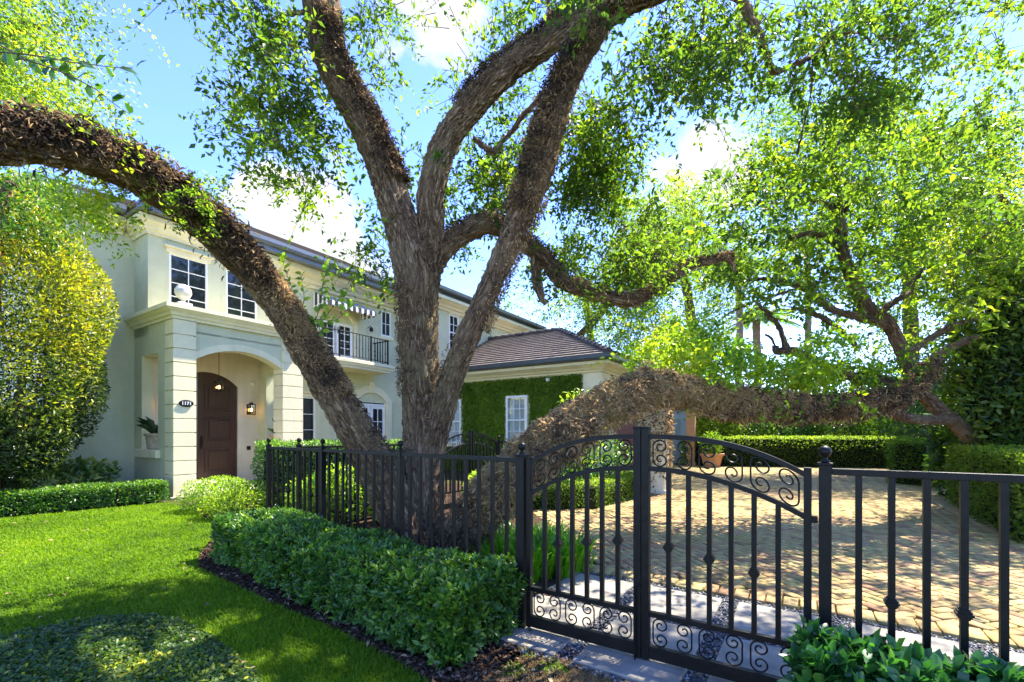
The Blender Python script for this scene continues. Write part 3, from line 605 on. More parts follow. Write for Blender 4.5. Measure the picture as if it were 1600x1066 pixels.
# front door (two leaves, arched head, raised panels)
def door_leaf(x0,x1,z0,y,panels=True):
    p=[q for q in arc(.66,2.13,2.62,2.95,40) if x0-1e-6<=q[0]<=x1+1e-6]
    zt=lambda x: np.interp(x,[q[0] for q in arc(.66,2.13,2.62,2.95,40)],[q[1] for q in arc(.66,2.13,2.62,2.95,40)])
    poly=[(x0,z0)]+[(x0,zt(x0))]+p+[(x1,zt(x1)),(x1,z0)]
    d=MB(); d.prism([(a,b) for a,b in poly],y,y+.05,'y'); o=obj('front_door',d,MAT['door'],house,bevel=.004)
    m2=MB()
    if panels:
        a,b=x0+.16,x1-.13
        for (c,e) in ((z0+.18,z0+.80),(z0+.96,z0+1.60),(z0+1.75,2.60)):
            for i,(q,yy) in enumerate(((0,.022),(.035,.010),(.09,.030))):
                w_=.035 if i<2 else 0
                if i<2:
                    m2.box(a+q,b-q,y-yy,y,c+q,c+q+w_); m2.box(a+q,b-q,y-yy,y,e-q-w_,e-q); m2.box(a+q,a+q+w_,y-yy,y,c+q+w_,e-q-w_); m2.box(b-q-w_,b-q,y-yy,y,c+q+w_,e-q-w_)
                else: m2.box(a+q,b-q,y-yy,y,c+q,e-q,taper=0)
        obj('door_panel',m2,MAT['door'],o,bevel=.008)
    h=MB(); hx=x0+.08 if panels else x1-.07
    h.box(hx-.022,hx+.022,y-.018,y,.98,1.32); h.tube([(hx,y-.02,1.02),(hx,y-.06,1.06),(hx,y-.065,1.16),(hx,y-.05,1.24),(hx,y-.02,1.26)],.012,8); h.lathe([(.0,1.285),(.018,1.287),(.018,1.31),(.0,1.312)],hx,y-.02,10); obj('handle',h,MAT['bronze'],o)
door_leaf(1.18,2.12,.2,1.78); door_leaf(.67,1.165,.2,1.78,False)
mb=MB(); mb.box(.6,2.18,1.60,1.80,.14,.2); obj('threshold',mb,MAT['stone'],house)
# lantern hanging in the porch, wall lanterns
def lantern(name,x,y,z,w,h,chain=0.,wallside=None):
    f=MB(); r=w/2; t=.008
    for sx in (-1,1):
        for sy in (-1,1): f.box(x+sx*r-t,x+sx*r+t,y+sy*r-t,y+sy*r+t,z,z+h)
    f.box(x-r-.012,x+r+.012,y-r-.012,y+r+.012,z-.014,z); f.box(x-r-.016,x+r+.016,y-r-.016,y+r+.016,z+h,z+h+.018); f.box(x-r*.5,x+r*.5,y-r*.5,y+r*.5,z+h+.018,z+h+.06)
    if chain:
        f.tube([(x,y,z+h+.05),(x,y,z+h+chain)],.007,6); f.lathe([(.05,z+h+chain-.015),(.05,z+h+chain)],x,y,12)
    if wallside: f.box(x-.035,x+.035,y+r,wallside,z+h*.3,z+h*.7); f.box(x-.06,x+.06,wallside-.012,wallside,z+.0,z+h)
    o=obj(name,f,MAT['bronze'],house)
    g=MB(); g.box(x-r+.004,x+r-.004,y-r+.004,y+r-.004,z+.002,z+h-.002); obj('glass',g,MAT['lanternglass'],o)
    b=MB(); b.lathe([(.0,z+h*.28),(.016,z+h*.32),(.024,z+h*.45),(.016,z+h*.58),(.008,z+h*.62),(0,z+h*.63)],x,y,12); obj('bulb',b,MAT['bulb'],o,smooth=True)
    c=MB(); c.tube([(x,y,z+h),(x,y,z+h*.62)],.01,6); obj('lamp_holder',c,MAT['bronze'],o)
lantern('hanging_lantern',1.28,.9,2.40,.13,.24,chain=.93)
lantern('wall_lantern',2.42,1.62,1.90,.14,.26,wallside=1.75); lantern('wall_lantern',.42,1.62,1.92,.14,.26,wallside=1.75)
mb=MB(); mb.box(2.36,2.46,1.725,1.75,.92,1.03); obj('doorbell',mb,MAT['bronze'],house,bevel=.004)
mb=MB(); mb.lathe([(.0,0),(.05,0),(.05,.03),(.03,.07),(0,.075)],0,0,14); obj('camera_dome',mb,MAT['white'],house,(2.5,1.74,2.75),(PI/2,0,0))
# number plaque
mb=MB(); mb.v=[]; n=36
mb.prism([(.215+.135*math.cos(2*PI*i/n),2.02+.075*math.sin(2*PI*i/n)) for i in range(n)],-.045,-.02,'y'); pl=obj('number_plaque',mb,MAT['black'],house,bevel=.004)
mb=MB(); a=[(.215+.128*math.cos(2*PI*i/n),2.02+.068*math.sin(2*PI*i/n)) for i in range(n)]; b=[(.215+.120*math.cos(2*PI*i/n),2.02+.060*math.sin(2*PI*i/n)) for i in range(n)]
for i in range(n): j=(i+1)%n; mb.quad((a[i][0],-.0468,a[i][1]),(a[j][0],-.0468,a[j][1]),(b[j][0],-.0468,b[j][1]),(b[i][0],-.0468,b[i][1]))
obj('plaque_rim',mb,MAT['bronze'],pl)
cu=bpy.data.curves.new('number','FONT'); cu.body='1171'; cu.size=.092; cu.align_x='CENTER'; cu.align_y='CENTER'; cu.extrude=.002; cu.offset=.0035; cu.space_character=1.05
to=bpy.data.objects.new('number_tmp',cu); COL.objects.link(to); dg=bpy.context.evaluated_depsgraph_get(); me=bpy.data.meshes.new_from_object(to.evaluated_get(dg)); bpy.data.objects.remove(to); me.materials.clear()
link('house_number',me,MAT['white'],pl,(.215,-.0485,2.02),(PI/2,0,0))
# bay and facade windows
window(house,'window',.41,4.25,.81,1.36,1.40,2,4,fw=.04,sill=False); window(house,'window',1.65,4.25,.78,1.36,1.40,2,4,fw=.04,sill=False)
window(house,'window',3.62,.95,.82,1.55,1.80,2,3); window(house,'window',7.06,4.9,.46,.92,1.80,2,2)
window(house,'window',9.33,4.62,.57,1.38,.55,2,4,sash=True); window(house,'window',13.9,4.7,.9,1.05,.55,2,2)
f=MB(); arch_band(f,5.94,7.26,.2,2.45,2.80,.24,1.68,1.76,20); f.box(6.51,6.69,1.655,1.74,2.84,3.16); obj('door_surround',f,MAT['cream'],house,bevel=.005)
french(house,5.94,.2,1.32,2.14,2.80,1.82)
f=MB(); arch_band(f,4.56,5.86,3.75,5.05,5.42,.13,1.70,1.76,20); obj('door_surround',f,MAT['cream'],house,bevel=.005)
french(house,4.56,3.72,1.30,1.30,5.42,1.82)
for q in ((4.4,7.4,2.02,2.08,.2,3.0),(4.4,6.,2.02,2.08,3.7,5.6),(.3,2.8,1.72,1.78,4.1,5.8),(3.5,4.35,2.02,2.08,.9,2.6),(9.2,15.,.77,.83,4.5,6.1)):
    mb=MB(); mb.box(*q); obj('room_lining',mb,MAT['bronze'],house)
# balcony: bowed slab, railing; awning above
bx0,bx1=3.86,6.72; byf=lambda x:1.72-.85-.10*math.sin(PI*(x-bx0)/(bx1-bx0))
def bow(off=0.,n=16): return [(bx0-off+(bx1-bx0+2*off)*i/n, byf(bx0+(bx1-bx0)*i/n)-off) for i in range(n+1)]
mb=MB()
for off,z0,z1 in ((0.,3.42,3.50),(.05,3.50,3.58),(.10,3.58,3.66),(.03,3.66,3.70)):
    p=[(bx0-off,1.76)]+bow(off)+[(bx1+off,1.76)]; mb.prism(p,z0+.001,z1,'z')
obj('balcony',mb,MAT['trim'],house)
rail=MB(); pr=[(bx0+.05,1.72)]+[(a,b+.05) for a,b in bow(-.05)]+[(bx1-.05,1.72)]
for z,r in ((4.54,.02),(3.80,.014)): rail.tube([(a,b,z) for a,b in pr],r,6)
ro=obj('balcony_railing',rail,MAT['black'],house)
def along(path,d):
    for a,b in zip(path,path[1:]):
        l=math.dist(a,b)
        if d<=l: t=d/l; return (a[0]+(b[0]-a[0])*t,a[1]+(b[1]-a[1])*t)
        d-=l
    return path[-1]
Lr=sum(math.dist(a,b) for a,b in zip(pr,pr[1:])); nb=int(Lr/.125); bal=MB(); bal.box(-.008,.008,-.008,.008,3.78,4.53)
bk=MB(); bk.box(-.008,.008,-.008,.008,3.78,4.53); bk.lathe([(.009,4.06),(.02,4.08),(.02,4.11),(.009,4.13)],0,0,8)
mes=[]
for i in range(1,nb):
    q=along(pr,Lr*i/nb); src=bk if i%2 else bal
    if len(mes)<2: o=obj('baluster',src,MAT['black'],ro,(q[0],q[1],0)); mes.append(o.data) if True else 0
    else:
        o=bpy.data.objects.new('baluster',mes[(i+1)%2]); COL.objects.link(o); o.parent=ro; o.location=(q[0],q[1],0)
for q in (pr[1],pr[-2],along(pr,Lr*.36),along(pr,Lr*.64)):
    p=MB(); p.box(-.02,.02,-.02,.02,3.70,4.57); obj('railing_post',p,MAT['black'],ro,(q[0],q[1],0))
def awning():
    x0,x1=4.35,6.15; v=[];f=[];u=[]; n=40; arcp=lambda x:.20*math.sin(PI*(x-x0)/(x1-x0))
    y0,z0,y1,z1=1.72,5.78,.95,5.42
    for i in range(n):
        a=x0+(x1-x0)*i/n; b=x0+(x1-x0)*(i+1)/n; j=len(v)
        v+=[(a,y1,z1),(b,y1,z1),(b,y0,z0),(a,y0,z0)]; f.append((j,j+1,j+2,j+3)); u+=[(a,0),(b,0),(b,1),(a,1)]
        j=len(v); s=.15+.03*math.sin(i*PI/2.2); s2=.15+.03*math.sin((i+1)*PI/2.2); v+=[(a,y1-.004,z1-s),(b,y1-.004,z1-s2),(b,y1-.004,z1),(a,y1-.004,z1)]; f.append((j,j+1,j+2,j+3)); u+=[(a,0),(b,0),(b,1),(a,1)]
    for x in (x0,x1):
        m=10
        for i in range(m):
            t0,t1=i/m,(i+1)/m; ya,yb=y1+(y0-y1)*t0,y1+(y0-y1)*t1; za,zb=z1+(z0-z1)*t0,z1+(z0-z1)*t1; j=len(v)
            v+=[(x,ya,z1-.16),(x,yb,z1-.16),(x,yb,zb),(x,ya,za)]; f.append((j,j+1,j+2,j+3)); u+=[(x+ya,0),(x+yb,0),(x+yb,1),(x+ya,1)]
    me=bpy.data.meshes.new('awning'); me.from_pydata(v,[],f); l=me.uv_layers.new(name='UVMap'); l.data.foreach_set('uv',np.array(u,np.float32).ravel()); me.update()
    o=link('awning',me,MAT['awning'],house); fr=MB(); fr.tube([(x0,1.72,5.3),(x0,.96,5.4),(x1,.96,5.4),(x1,1.72,5.3)],.012,6); obj('awning_frame',fr,MAT['white'],o)
awning()
mb=MB(); mb.tube([(6.45,1.75,5.05),(6.45,1.6,5.1),(6.45,1.55,5.05)],.012,6); mb.lathe([(.03,4.9),(.07,4.93),(.06,5.02),(.02,5.06)],6.45,1.55,10); obj('wall_lamp',mb,MAT['bronze'],house)
# -- garage wing toward the street
gx0,gx1,gy=9.0,14.8,-5.85
mb=MB()
wall(mb,gy,.5,0,3.3,gx0,gx0+.25,[(-3.28,-2.42,1.0,2.65),(-.42,.40,1.0,2.62)],plane='x'); wall(mb,gx0+.25,gx1,0,3.3,gy,gy+.25,[(10.0,12.6,0,2.95)]); wall(mb,gy+.25,.5,0,3.3,gx1-.25,gx1,plane='x')
obj('garage_wall',mb,MAT['cream'],house)
mb=MB(); mb.box(gx0-.03,gx0+.45,gy-.03,gy+.55,0,3.25); [mb.box(gx0-.045,gx0+.465,gy-.045,gy+.565,.02+i*.46,.46+i*.46) for i in range(7)]; obj('garage_pillar',mb,MAT['cream'],house,bevel=.005)
mb=MB(); profile_run(mb,[(gx0,.5),(gx0,gy),(gx1,gy),(gx1,.5)],cornice_prof(3.26,3.56,.36)); obj('garage_cornice',mb,MAT['cream'],house)
gz=3.57; ex0,ex1,ey=gx0-.36,gx1+.36,gy-.36; mx=(ex0+ex1)/2; rz=5.40; ry=ey+(mx-ex0)
mb=MB(); gutter(mb,[(ex0,.4),(ex0,ey),(ex1,ey),(ex1,.4)],gz); mb.box(ex0+.005,ex1-.005,ey+.005,.45,gz-.012,gz+.03); obj('garage_gutter',mb,MAT['gutter'],house)
roof('garage_roof',[((ex0-.08,.5,gz+.14),(ex0-.08,ey-.08,gz+.14),(mx,ry,rz),(mx,.5,rz)),((ex0-.08,ey-.08,gz+.14),(ex1+.08,ey-.08,gz+.14),(mx,ry,rz),(mx,ry,rz)),((ex1+.08,ey-.08,gz+.14),(ex1+.08,.5,gz+.14),(mx,.5,rz),(mx,ry,rz))],MAT['tile'],house,step=.26,hips=[((ex0-.05,ey-.05,gz+.2),(mx,ry,rz+.03)),((ex1+.05,ey-.05,gz+.2),(mx,ry,rz+.03)),((mx,.45,rz+.03),(mx,ry,rz+.03))],lift=.055)
window(house,'window',gx0-.04,1.0,.86,1.65,-2.42,3,4,rot=-PI/2,glass='clear',fw=.07,head=False,sash=True,mun=.02); window(house,'window',gx0-.04,1.0,.82,1.62,.40,3,4,rot=-PI/2,glass='clear',fw=.07,head=False,sash=True,mun=.02)
m,nt,b,o=newmat('garage_door_paint'); b.inputs['Base Color'].default_value=(.16,.045,.028,1); b.inputs['Roughness'].default_value=.5; MAT['gdoor']=m
mb=MB()
for i in range(13): mb.box(10.0+i*.2+.004,10.2+i*.2-.004,gy+.10,gy+.14,0.02,2.95)
mb.box(10.,12.6,gy+.06,gy+.10,2.2,2.3); mb.box(10.,12.6,gy+.06,gy+.10,.5,.6); obj('garage_door',mb,MAT['gdoor'],house,bevel=.004)
mb=MB(); mb.box(12.6,12.8,gy-.04,gy+.1,0,3.05); mb.box(9.8,10.,gy-.04,gy+.1,0,3.05); mb.box(10.,12.6,gy-.04,gy+.1,2.95,3.1); obj('garage_door_trim',mb,MAT['trim'],house,bevel=.005)
mb=MB(); mb.lathe([(0,0),(.07,0),(.08,.05),(.05,.10),(0,.11)],0,0,16); obj('security_camera',mb,MAT['white'],house,(gx0-.02,-4.05,3.12),(0,-PI/2,0))
# creeping fig on the garage wall
n=46000; yy=rng.uniform(gy+.62,.48,n); zz=rng.uniform(.0,3.24,n)
k=~(((yy>-3.36)&(yy<-2.34)&(zz>.88)&(zz<2.72))|((yy>-.5)&(yy<.48)&(zz>.88)&(zz<2.7))); yy,zz=yy[k],zz[k]; n=len(yy)
pw=np.array([HL(gx0-.03-.05*a,b,c) for a,b,c in zip(rng.random(n),yy,zz)]); out=np.array(HL(-1,0))-np.array(HL(0,0))
Q=np.stack([yy,zz,0*yy],1)
ivy=thing('wall_ivy','clipped creeping fig covering the garage side wall','climbing plant',HL(gx0-.05,gy/2,0))
mb=MB(); mb.quad(HL(gx0-.02,gy+.6,0),HL(gx0-.02,.48,0),HL(gx0-.02,.48,.9),HL(gx0-.02,gy+.6,.9)); 
me=leaf_mesh('foliage',pw-np.array(HL(gx0-.05,gy/2,0)),rnd(n)*.7+[0,0,-.6]+out*.45,rnd(n)*.5+out,rng.uniform(.05,.10,n),np.clip(.42+.22*n3(Q,1.6)+.12*n3(Q,5)+rng.normal(0,.14,n),0,1),w=.75,simple=True); link('foliage',me,MAT['ivyleaf'],ivy)
# planters in the porch niches
def planter(name,label,x,y,z,r,h,mat,spikes,seed):
    p=HL(x,y,z); t=thing(name,label,'planter',p); m=MB(); m.lathe([(r*.72,0),(r*.8,h*.1),(r*.92,h*.8),(r*1.08,h*.84),(r*1.08,h),(r*.95,h),(r*.9,h*.86),(.0,h*.86)],0,0,24); obj('pot',m,mat,t,smooth=False,bevel=.004)
    N=spikes; a=rng.uniform(0,6.28,N); el=rng.uniform(.5,1.35,N); ax=np.stack([np.cos(a)*np.cos(el),np.sin(a)*np.cos(el),np.sin(el)],1); pos=np.stack([np.cos(a)*r*.3,np.sin(a)*r*.3,np.full(N,h*.86)],1)
    nr=np.stack([-np.cos(a)*np.sin(el),-np.sin(a)*np.sin(el),np.cos(el)],1); me=leaf_mesh('foliage',pos,ax,nr,rng.uniform(.25,.55,N)*r/.2,rng.random(N),w=.18,fold=.5); link('foliage',me,MAT['agave'],t); return t
planter('stone_planter','weathered stone planter of dark agave in the porch niche left of the number pillar',.10,1.22,1.022,.2,.36,MAT['stonepot'],16,1)
planter('terracotta_planter','terracotta planter of agave on the niche sill right of the front door',2.80,.95,1.022,.2,.3,MAT['terracotta'],14,2)
# ---------------------------------------------------------------- iron fences and gates
def post_mesh(h=1.24,w=.026,ball=True):
    m=MB(); m.box(-w,w,-w,w,0,h); m.box(-w-.006,w+.006,-w-.006,w+.006,h,h+.012)
    o=MB(); o.lathe([(.012,h+.012),(.021,h+.016),(.021,h+.022),(.011,h+.028),(.010,h+.038),(.018,h+.043),(.026,h+.054),(.029,h+.067),(.026,h+.080),(.017,h+.091),(.0,h+.096)],0,0,18)
    return m,o
def add_post(parent,x,h=1.24,w=.026,ball=True):
    m,b=post_mesh(h,w); o=obj('post',m,MAT['black'],parent,(x,0,0),bevel=.002)
    if ball: obj('finial',b,MAT['black'],o,smooth=True)
    f=MB(); f.box(-w-.03,w+.03,-w-.03,w+.03,.04,.052); obj('foot_plate',f,MAT['black'],o)
    return o
_bal={}
def add_baluster(parent,x,z0,z1,collar=None,w=.0115):
    k=(round(z0,3),round(z1,3),w)
    if k in _bal: o=link('baluster',_bal[k],MAT['black'],parent,(x,0,0))
    else:
        m=MB(); m.box(-w,w,-w,w,z0,z1); o=obj('baluster',m,MAT['black'],parent,(x,0,0)); _bal[k]=o.data
    if collar:
        kk=('c',w)
        if kk in _bal: c=link('collar',_bal[kk],MAT['black'],o,(0,0,collar))
        else:
            m=MB(); a=w+.001
            for (z0_,z1_,e) in ((-.024,-.016,.004),(-.016,-.006,.009),(-.006,.006,.014),(.006,.016,.009),(.016,.024,.004)): m.box(-a-e,a+e,-a-e,a+e,z0_,z1_)
            c=obj('collar',m,MAT['black'],o,(0,0,collar),bevel=.0015); _bal[kk]=c.data
def fence_run(name,label,p0,p1,posts,bars,collars,cz=.64,T=1.22,ball=True,group=None,w=.0115):
    p0=np.array(p0);p1=np.array(p1); d=p1-p0; L=np.linalg.norm(d); t=thing(name,label,'fence',(p0[0],p0[1],0),math.atan2(d[1],d[0]),group)
    ps=sorted(posts); xs=[0]+ps+[L] if not ps or ps[0]>0 else ps+[L]
    for x in ps: add_post(t,x,T+.015,ball=ball)
    edges=sorted(set([-.0]+ps+[L]))
    for a,b in zip(edges,edges[1:]):
        for z in (T-.032,.10):
            m=MB(); m.box(a+(.027 if a in ps else 0),b-(.027 if b in ps else 0),-.016,.016,z,z+.032); obj('rail',m,MAT['black'],t,bevel=.002)
    for i,x in enumerate(bars): add_baluster(t,x,.131,T-.031,cz if i in collars else None,w)
    return t
A0=np.array([-3.15,5.9]); Ld=np.linalg.norm(GL-A0)
bars=[Ld/3*k+.026+(Ld/3-.052)*(j+.5)/10+.0 for k in range(3) for j in range(10)]
bars=[Ld/3*k+Ld/3*j/10 for k in range(3) for j in range(1,10)]
fence_run('iron_fence','black iron picket fence behind the clipped ficus hedge',A0,GL,[0,Ld/3,2*Ld/3],bars,[i for i in range(27) if i%9 in (1,3,5,7)],.69)
R0=np.array(gp(1.755,0)); R1=np.array(gp(1.755+1.62,0))
fence_run('iron_fence','black iron picket fence to the right of the gate in front of the brick driveway',R0,R1,[0],[.132+.1215*k for k in range(12)],[1,3,5,7,9],.615,T=1.225,w=.013)
I0=np.array([-2.78,5.95]); I1=np.array([-1.27,7.95]); Li=np.linalg.norm(I1-I0)
fence_run('iron_fence','black iron picket fence running behind the oak trunk toward the inner gate',I0,I1,[0,Li/2,Li],[Li*k/18 for k in range(1,18) if k!=9],[],.69)
# hinge post of the main gate
t=thing('gate_post','square black iron gate post at the left hinge of the gate','gate post',(GL[0],GL[1],0),math.atan2(E2[1],E2[0])); 
m,b=post_mesh(1.235,.034); o=obj('shaft',m,MAT['black'],t,bevel=.003); obj('finial',b,MAT['black'],o,smooth=True)
def scroll(h,w_):
    """pair of facing C scrolls, x 0..w, v 0..1 (h only sets the curl shape)"""
    out=[]; r0=.26; rx=r0*h
    for s in (0,1):
        pts=[]; n=34
        for i in range(n+1):
            th=math.radians(180-500+500*i/n); r=.14+.86*(i/n)**.75; pts.append((rx+rx*r*math.cos(th),1-r0+r0*r*math.sin(th)))
        for i in range(1,6): pts.append((0,1-r0-(1-2*r0)*i/6))
        for i in range(n+1):
            th=math.radians(180+500*i/n); r=1-.86*(i/n)**1.33; pts.append((rx+rx*r*math.cos(th),r0+r0*r*math.sin(th)))
        out.append([(x if s==0 else w_-x,v) for x,v in pts])
    return out
def gate_leaf(name,label,p,rz,W,group=None,detail=True):
    t=thing(name,label,'gate',(p[0],p[1],0),rz,group)
    zo=lambda x:1.185+.205*(1-(1-min(max(x/W,0),1))**2.7); zi=lambda x:.975+.225*(1-(1-min(max(x/W,0),1))**2.2)
    m=MB(); m.box(0,.034,-.02,.02,.055,1.225); obj('stile',m,MAT['black'],t,bevel=.002); m=MB(); m.box(W-.044,W,-.022,.022,.05,1.425); m.box(W-.048,W+.004,-.026,.026,1.425,1.435); obj('stile',m,MAT['black'],t,bevel=.002)
    m=MB(); m.box(.034,W-.044,-.018,.018,.06,.135); obj('bottom_rail',m,MAT['black'],t,bevel=.002)
    m=MB(); m.box(.034,W-.044,-.016,.016,.308,.338); obj('middle_rail',m,MAT['black'],t,bevel=.002)
    for nm,fz,th in (('top_rail',zo,.028),('arch_rail',zi,.028)):
        m=MB(); n=24; xs=[.034+(W-.078)*i/n for i in range(n+1)]
        for a,b in zip(xs,xs[1:]):
            for y in (-.016,.016): m.quad((a,y,fz(a)-th),(b,y,fz(b)-th),(b,y,fz(b)),(a,y,fz(a)))
            m.quad((a,-.016,fz(a)),(b,-.016,fz(b)),(b,.016,fz(b)),(a,.016,fz(a))); m.quad((a,-.016,fz(a)-th),(b,-.016,fz(b)-th),(b,.016,fz(b)-th),(a,.016,fz(a)-th))
        obj(nm,m,MAT['black'],t)
    for i in range(1,7):
        x=.034+(W-.078)*i/7; add_baluster(t,x,.337,zi(x)-.024,.60+.155*(x/W)**.8 if i%2==0 and detail else None,.0125)
    sw=(W-.078)/3
    for k in range(3):
        x0=.034+sw*k+.02; w_=sw-.04
        for lo,hi,nm in ((lambda x:.137,lambda x:.306,'scroll'),(zi,lambda x:zo(x)-.03,'scroll')):
            m=MB(); hh=hi(x0+w_/2)-lo(x0+w_/2)
            for pl in scroll(hh,w_): m.tube([(x0+x,0,lo(x0+x)+(hi(x0+x)-lo(x0+x))*v) for x,v in pl],.0048 if detail else .005,6)
            obj(nm,m,MAT['black'],t)
    return t
ga=math.atan2(E2[1],E2[0])
g1=gate_leaf('garden_gate','left leaf of the black iron arched gate beside the ficus hedge',gp(.045,0),ga,.80)
g2=gate_leaf('garden_gate','right leaf of the black iron arched gate in front of the driveway',gp(1.70,0),ga+PI,.85)
m=MB(); m.tube([(.77,-.035,.02),(.77,-.035,.48),(.80,-.035,.50)],.006,6); m.box(.76,.785,-.035,-.02,.1,.12); obj('drop_rod',m,MAT['black'],g1)
m=MB(); m.box(-.025,.0,-.012,.012,.95,.985); m.box(-.025,.0,-.012,.012,.20,.24); obj('hinge',m,MAT['black'],g2)
ia=math.atan2(.839,.544); c0=np.array([-1.25,7.98])
gate_leaf('inner_gate','near leaf of the small arched iron gate seen right of the oak trunk',c0,ia,.86,detail=False)
gate_leaf('inner_gate','far leaf of the small arched iron gate in front of the ivy wall',c0+np.array([.544,.839])*1.75,ia+PI,.86,detail=False)
J0=c0+np.array([.544,.839])*1.8; J1=J0+np.array([.839,-.3])*1.2
fence_run('iron_fence','short black iron fence beyond the inner gate under the mossy limb',J0,J1,[0,1.2],[.12*k for k in range(1,10)],[],.69)
# ---------------------------------------------------------------- hedges and shrubs
def polyline(pts,s):
    P=np.array(pts,float); seg=np.linalg.norm(np.diff(P,axis=0),axis=1); cu=np.concatenate([[0],np.cumsum(seg)]); s=np.clip(s,0,cu[-1]-1e-6)
    i=np.searchsorted(cu,s,side='right')-1; i=np.clip(i,0,len(seg)-1); t=(s-cu[i])/seg[i]; p=P[i]+(P[i+1]-P[i])*t[:,None]; d=unit(np.diff(P,axis=0))[i]
    return p,d,cu[-1]
def hedge(name,label,pts,width,height,leaf,n,mat,t0=.4,tv=.16,rough=.04,z0=.05,cat='hedge',group=None,w=.42,round_=.0,simple=False,fresh=.25,core=True,deep=.10,ros=0,holes=0.):
    pts=[tuple(p) for p in pts]; c=np.mean(np.array(pts),axis=0); t=thing(name,label,cat,(c[0],c[1],0),0,group); org=np.array([c[0],c[1],0])
    _,_,L=polyline(pts,np.array([0.]))
    hw=width/2
    at_=L*width; af=L*height; ae=width*height; tot=at_+2*af+2*ae; pr=np.array([at_,af,af,ae,ae])/tot; k=rng.choice(5,n,p=pr)
    s=rng.uniform(0,L,n); s[k==3]=0; s[k==4]=L; p,d,_=polyline(pts,s); nrm2=np.stack([-d[:,1],d[:,0]],1)
    u=rng.uniform(-1,1,n); u[k==1]=-1; u[k==2]=1; h=rng.uniform(z0,height,n); h[k==0]=height
    out=np.zeros((n,3)); out[k==0]=[0,0,1]
    for q,sg in ((1,-1),(2,1)): out[k==q,:2]=nrm2[k==q]*sg
    out[k==3,:2]=-d[k==3]; out[k==4,:2]=d[k==4]
    # soften the top edges
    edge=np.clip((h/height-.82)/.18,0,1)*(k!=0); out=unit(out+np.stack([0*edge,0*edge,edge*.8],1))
    P=np.concatenate([p+nrm2*(u*hw)[:,None],h[:,None]],1)
    if round_:
        cz=np.clip((h-height*(1-round_))/(height*round_),0,1); P[:,:2]-= out[:,:2]*(cz**2*hw*.5)[:,None]; P[k==0,2]-=(np.abs(u[k==0])**3*height*round_*.5)
    bumps=n3(P,3.2,1.)*rough+n3(P,9.,2.)*rough*.6
    P=P+out*(bumps-np.abs(rng.normal(0,deep*.5,n))+.02)[:,None]
    if holes:
        kk=(n3(P,3.6,4.)+.7*n3(P,8.5,1.))>-1.15+holes+.25*rng.normal(size=n); kk|=(rng.random(n)<.25); P,out,edge,k=P[kk],out[kk],edge[kk],k[kk]; n=len(P)
    if ros:
        q=unit(out+rnd(n)*.55+np.array([0,0,.35])); e1=unit(np.cross(q,rnd(n))); e2=np.cross(q,e1); AX=[];PP=[];NR=[];TT=[]
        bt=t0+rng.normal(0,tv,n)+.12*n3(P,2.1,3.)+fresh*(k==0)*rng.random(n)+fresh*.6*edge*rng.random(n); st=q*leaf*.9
        for j in range(ros):
            a=j*2.4+rng.uniform(0,.5,n); tl=(.35+.95*(1-j/ros))[None] if False else .40+.95*(1-j/ros); tl=tl+rng.normal(0,.12,n); r_=(np.cos(a)[:,None]*e1+np.sin(a)[:,None]*e2)
            AX.append(q*np.cos(tl)[:,None]+r_*np.sin(tl)[:,None]); NR.append(q*np.sin(tl)[:,None]-r_*np.cos(tl)[:,None]); PP.append(P-st*(1-j/ros)); TT.append(bt+rng.normal(0,.07,n)+.18*(j/ros)*rng.random(n))
        P=np.concatenate(PP); n=len(P); me=leaf_mesh('foliage',P-org,np.concatenate(AX),np.concatenate(NR),leaf*rng.uniform(.7,1.2,n),np.clip(np.concatenate(TT),0,1),w=w,fold=.12,simple=simple); link('foliage',me,mat,t)
    if not ros:
     ax=unit(out*.55+rnd(n)*.75+np.array([0,0,.28])); nr=unit(out*.8+rnd(n)*.6+np.array([0,0,.3]))
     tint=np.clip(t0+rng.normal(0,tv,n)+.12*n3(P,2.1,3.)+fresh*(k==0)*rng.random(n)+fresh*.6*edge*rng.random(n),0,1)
     me=leaf_mesh('foliage',P-org,ax,nr,leaf*rng.uniform(.65,1.25,n),tint,w=w,simple=simple); link('foliage',me,mat,t)
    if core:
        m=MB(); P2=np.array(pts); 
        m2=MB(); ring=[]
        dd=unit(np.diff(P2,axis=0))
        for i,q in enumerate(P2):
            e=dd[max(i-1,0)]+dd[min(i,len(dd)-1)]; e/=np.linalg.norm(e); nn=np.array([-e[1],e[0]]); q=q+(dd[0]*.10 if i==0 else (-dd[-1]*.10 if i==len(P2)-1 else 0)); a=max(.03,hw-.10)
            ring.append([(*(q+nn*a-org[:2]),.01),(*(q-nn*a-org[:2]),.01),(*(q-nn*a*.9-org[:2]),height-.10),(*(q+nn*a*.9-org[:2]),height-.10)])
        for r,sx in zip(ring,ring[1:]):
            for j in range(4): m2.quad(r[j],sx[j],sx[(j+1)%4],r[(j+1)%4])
        m2.quad(*ring[0]); m2.quad(*ring[-1]); obj('dark_core',m2,MAT['core'],t)  # solid dark core in place of twigs, added to block light
    return t
MAT['core']=plain('hedge_inside',(.016,.02,.009),.95,.4,20,.4,40,spec=.05)
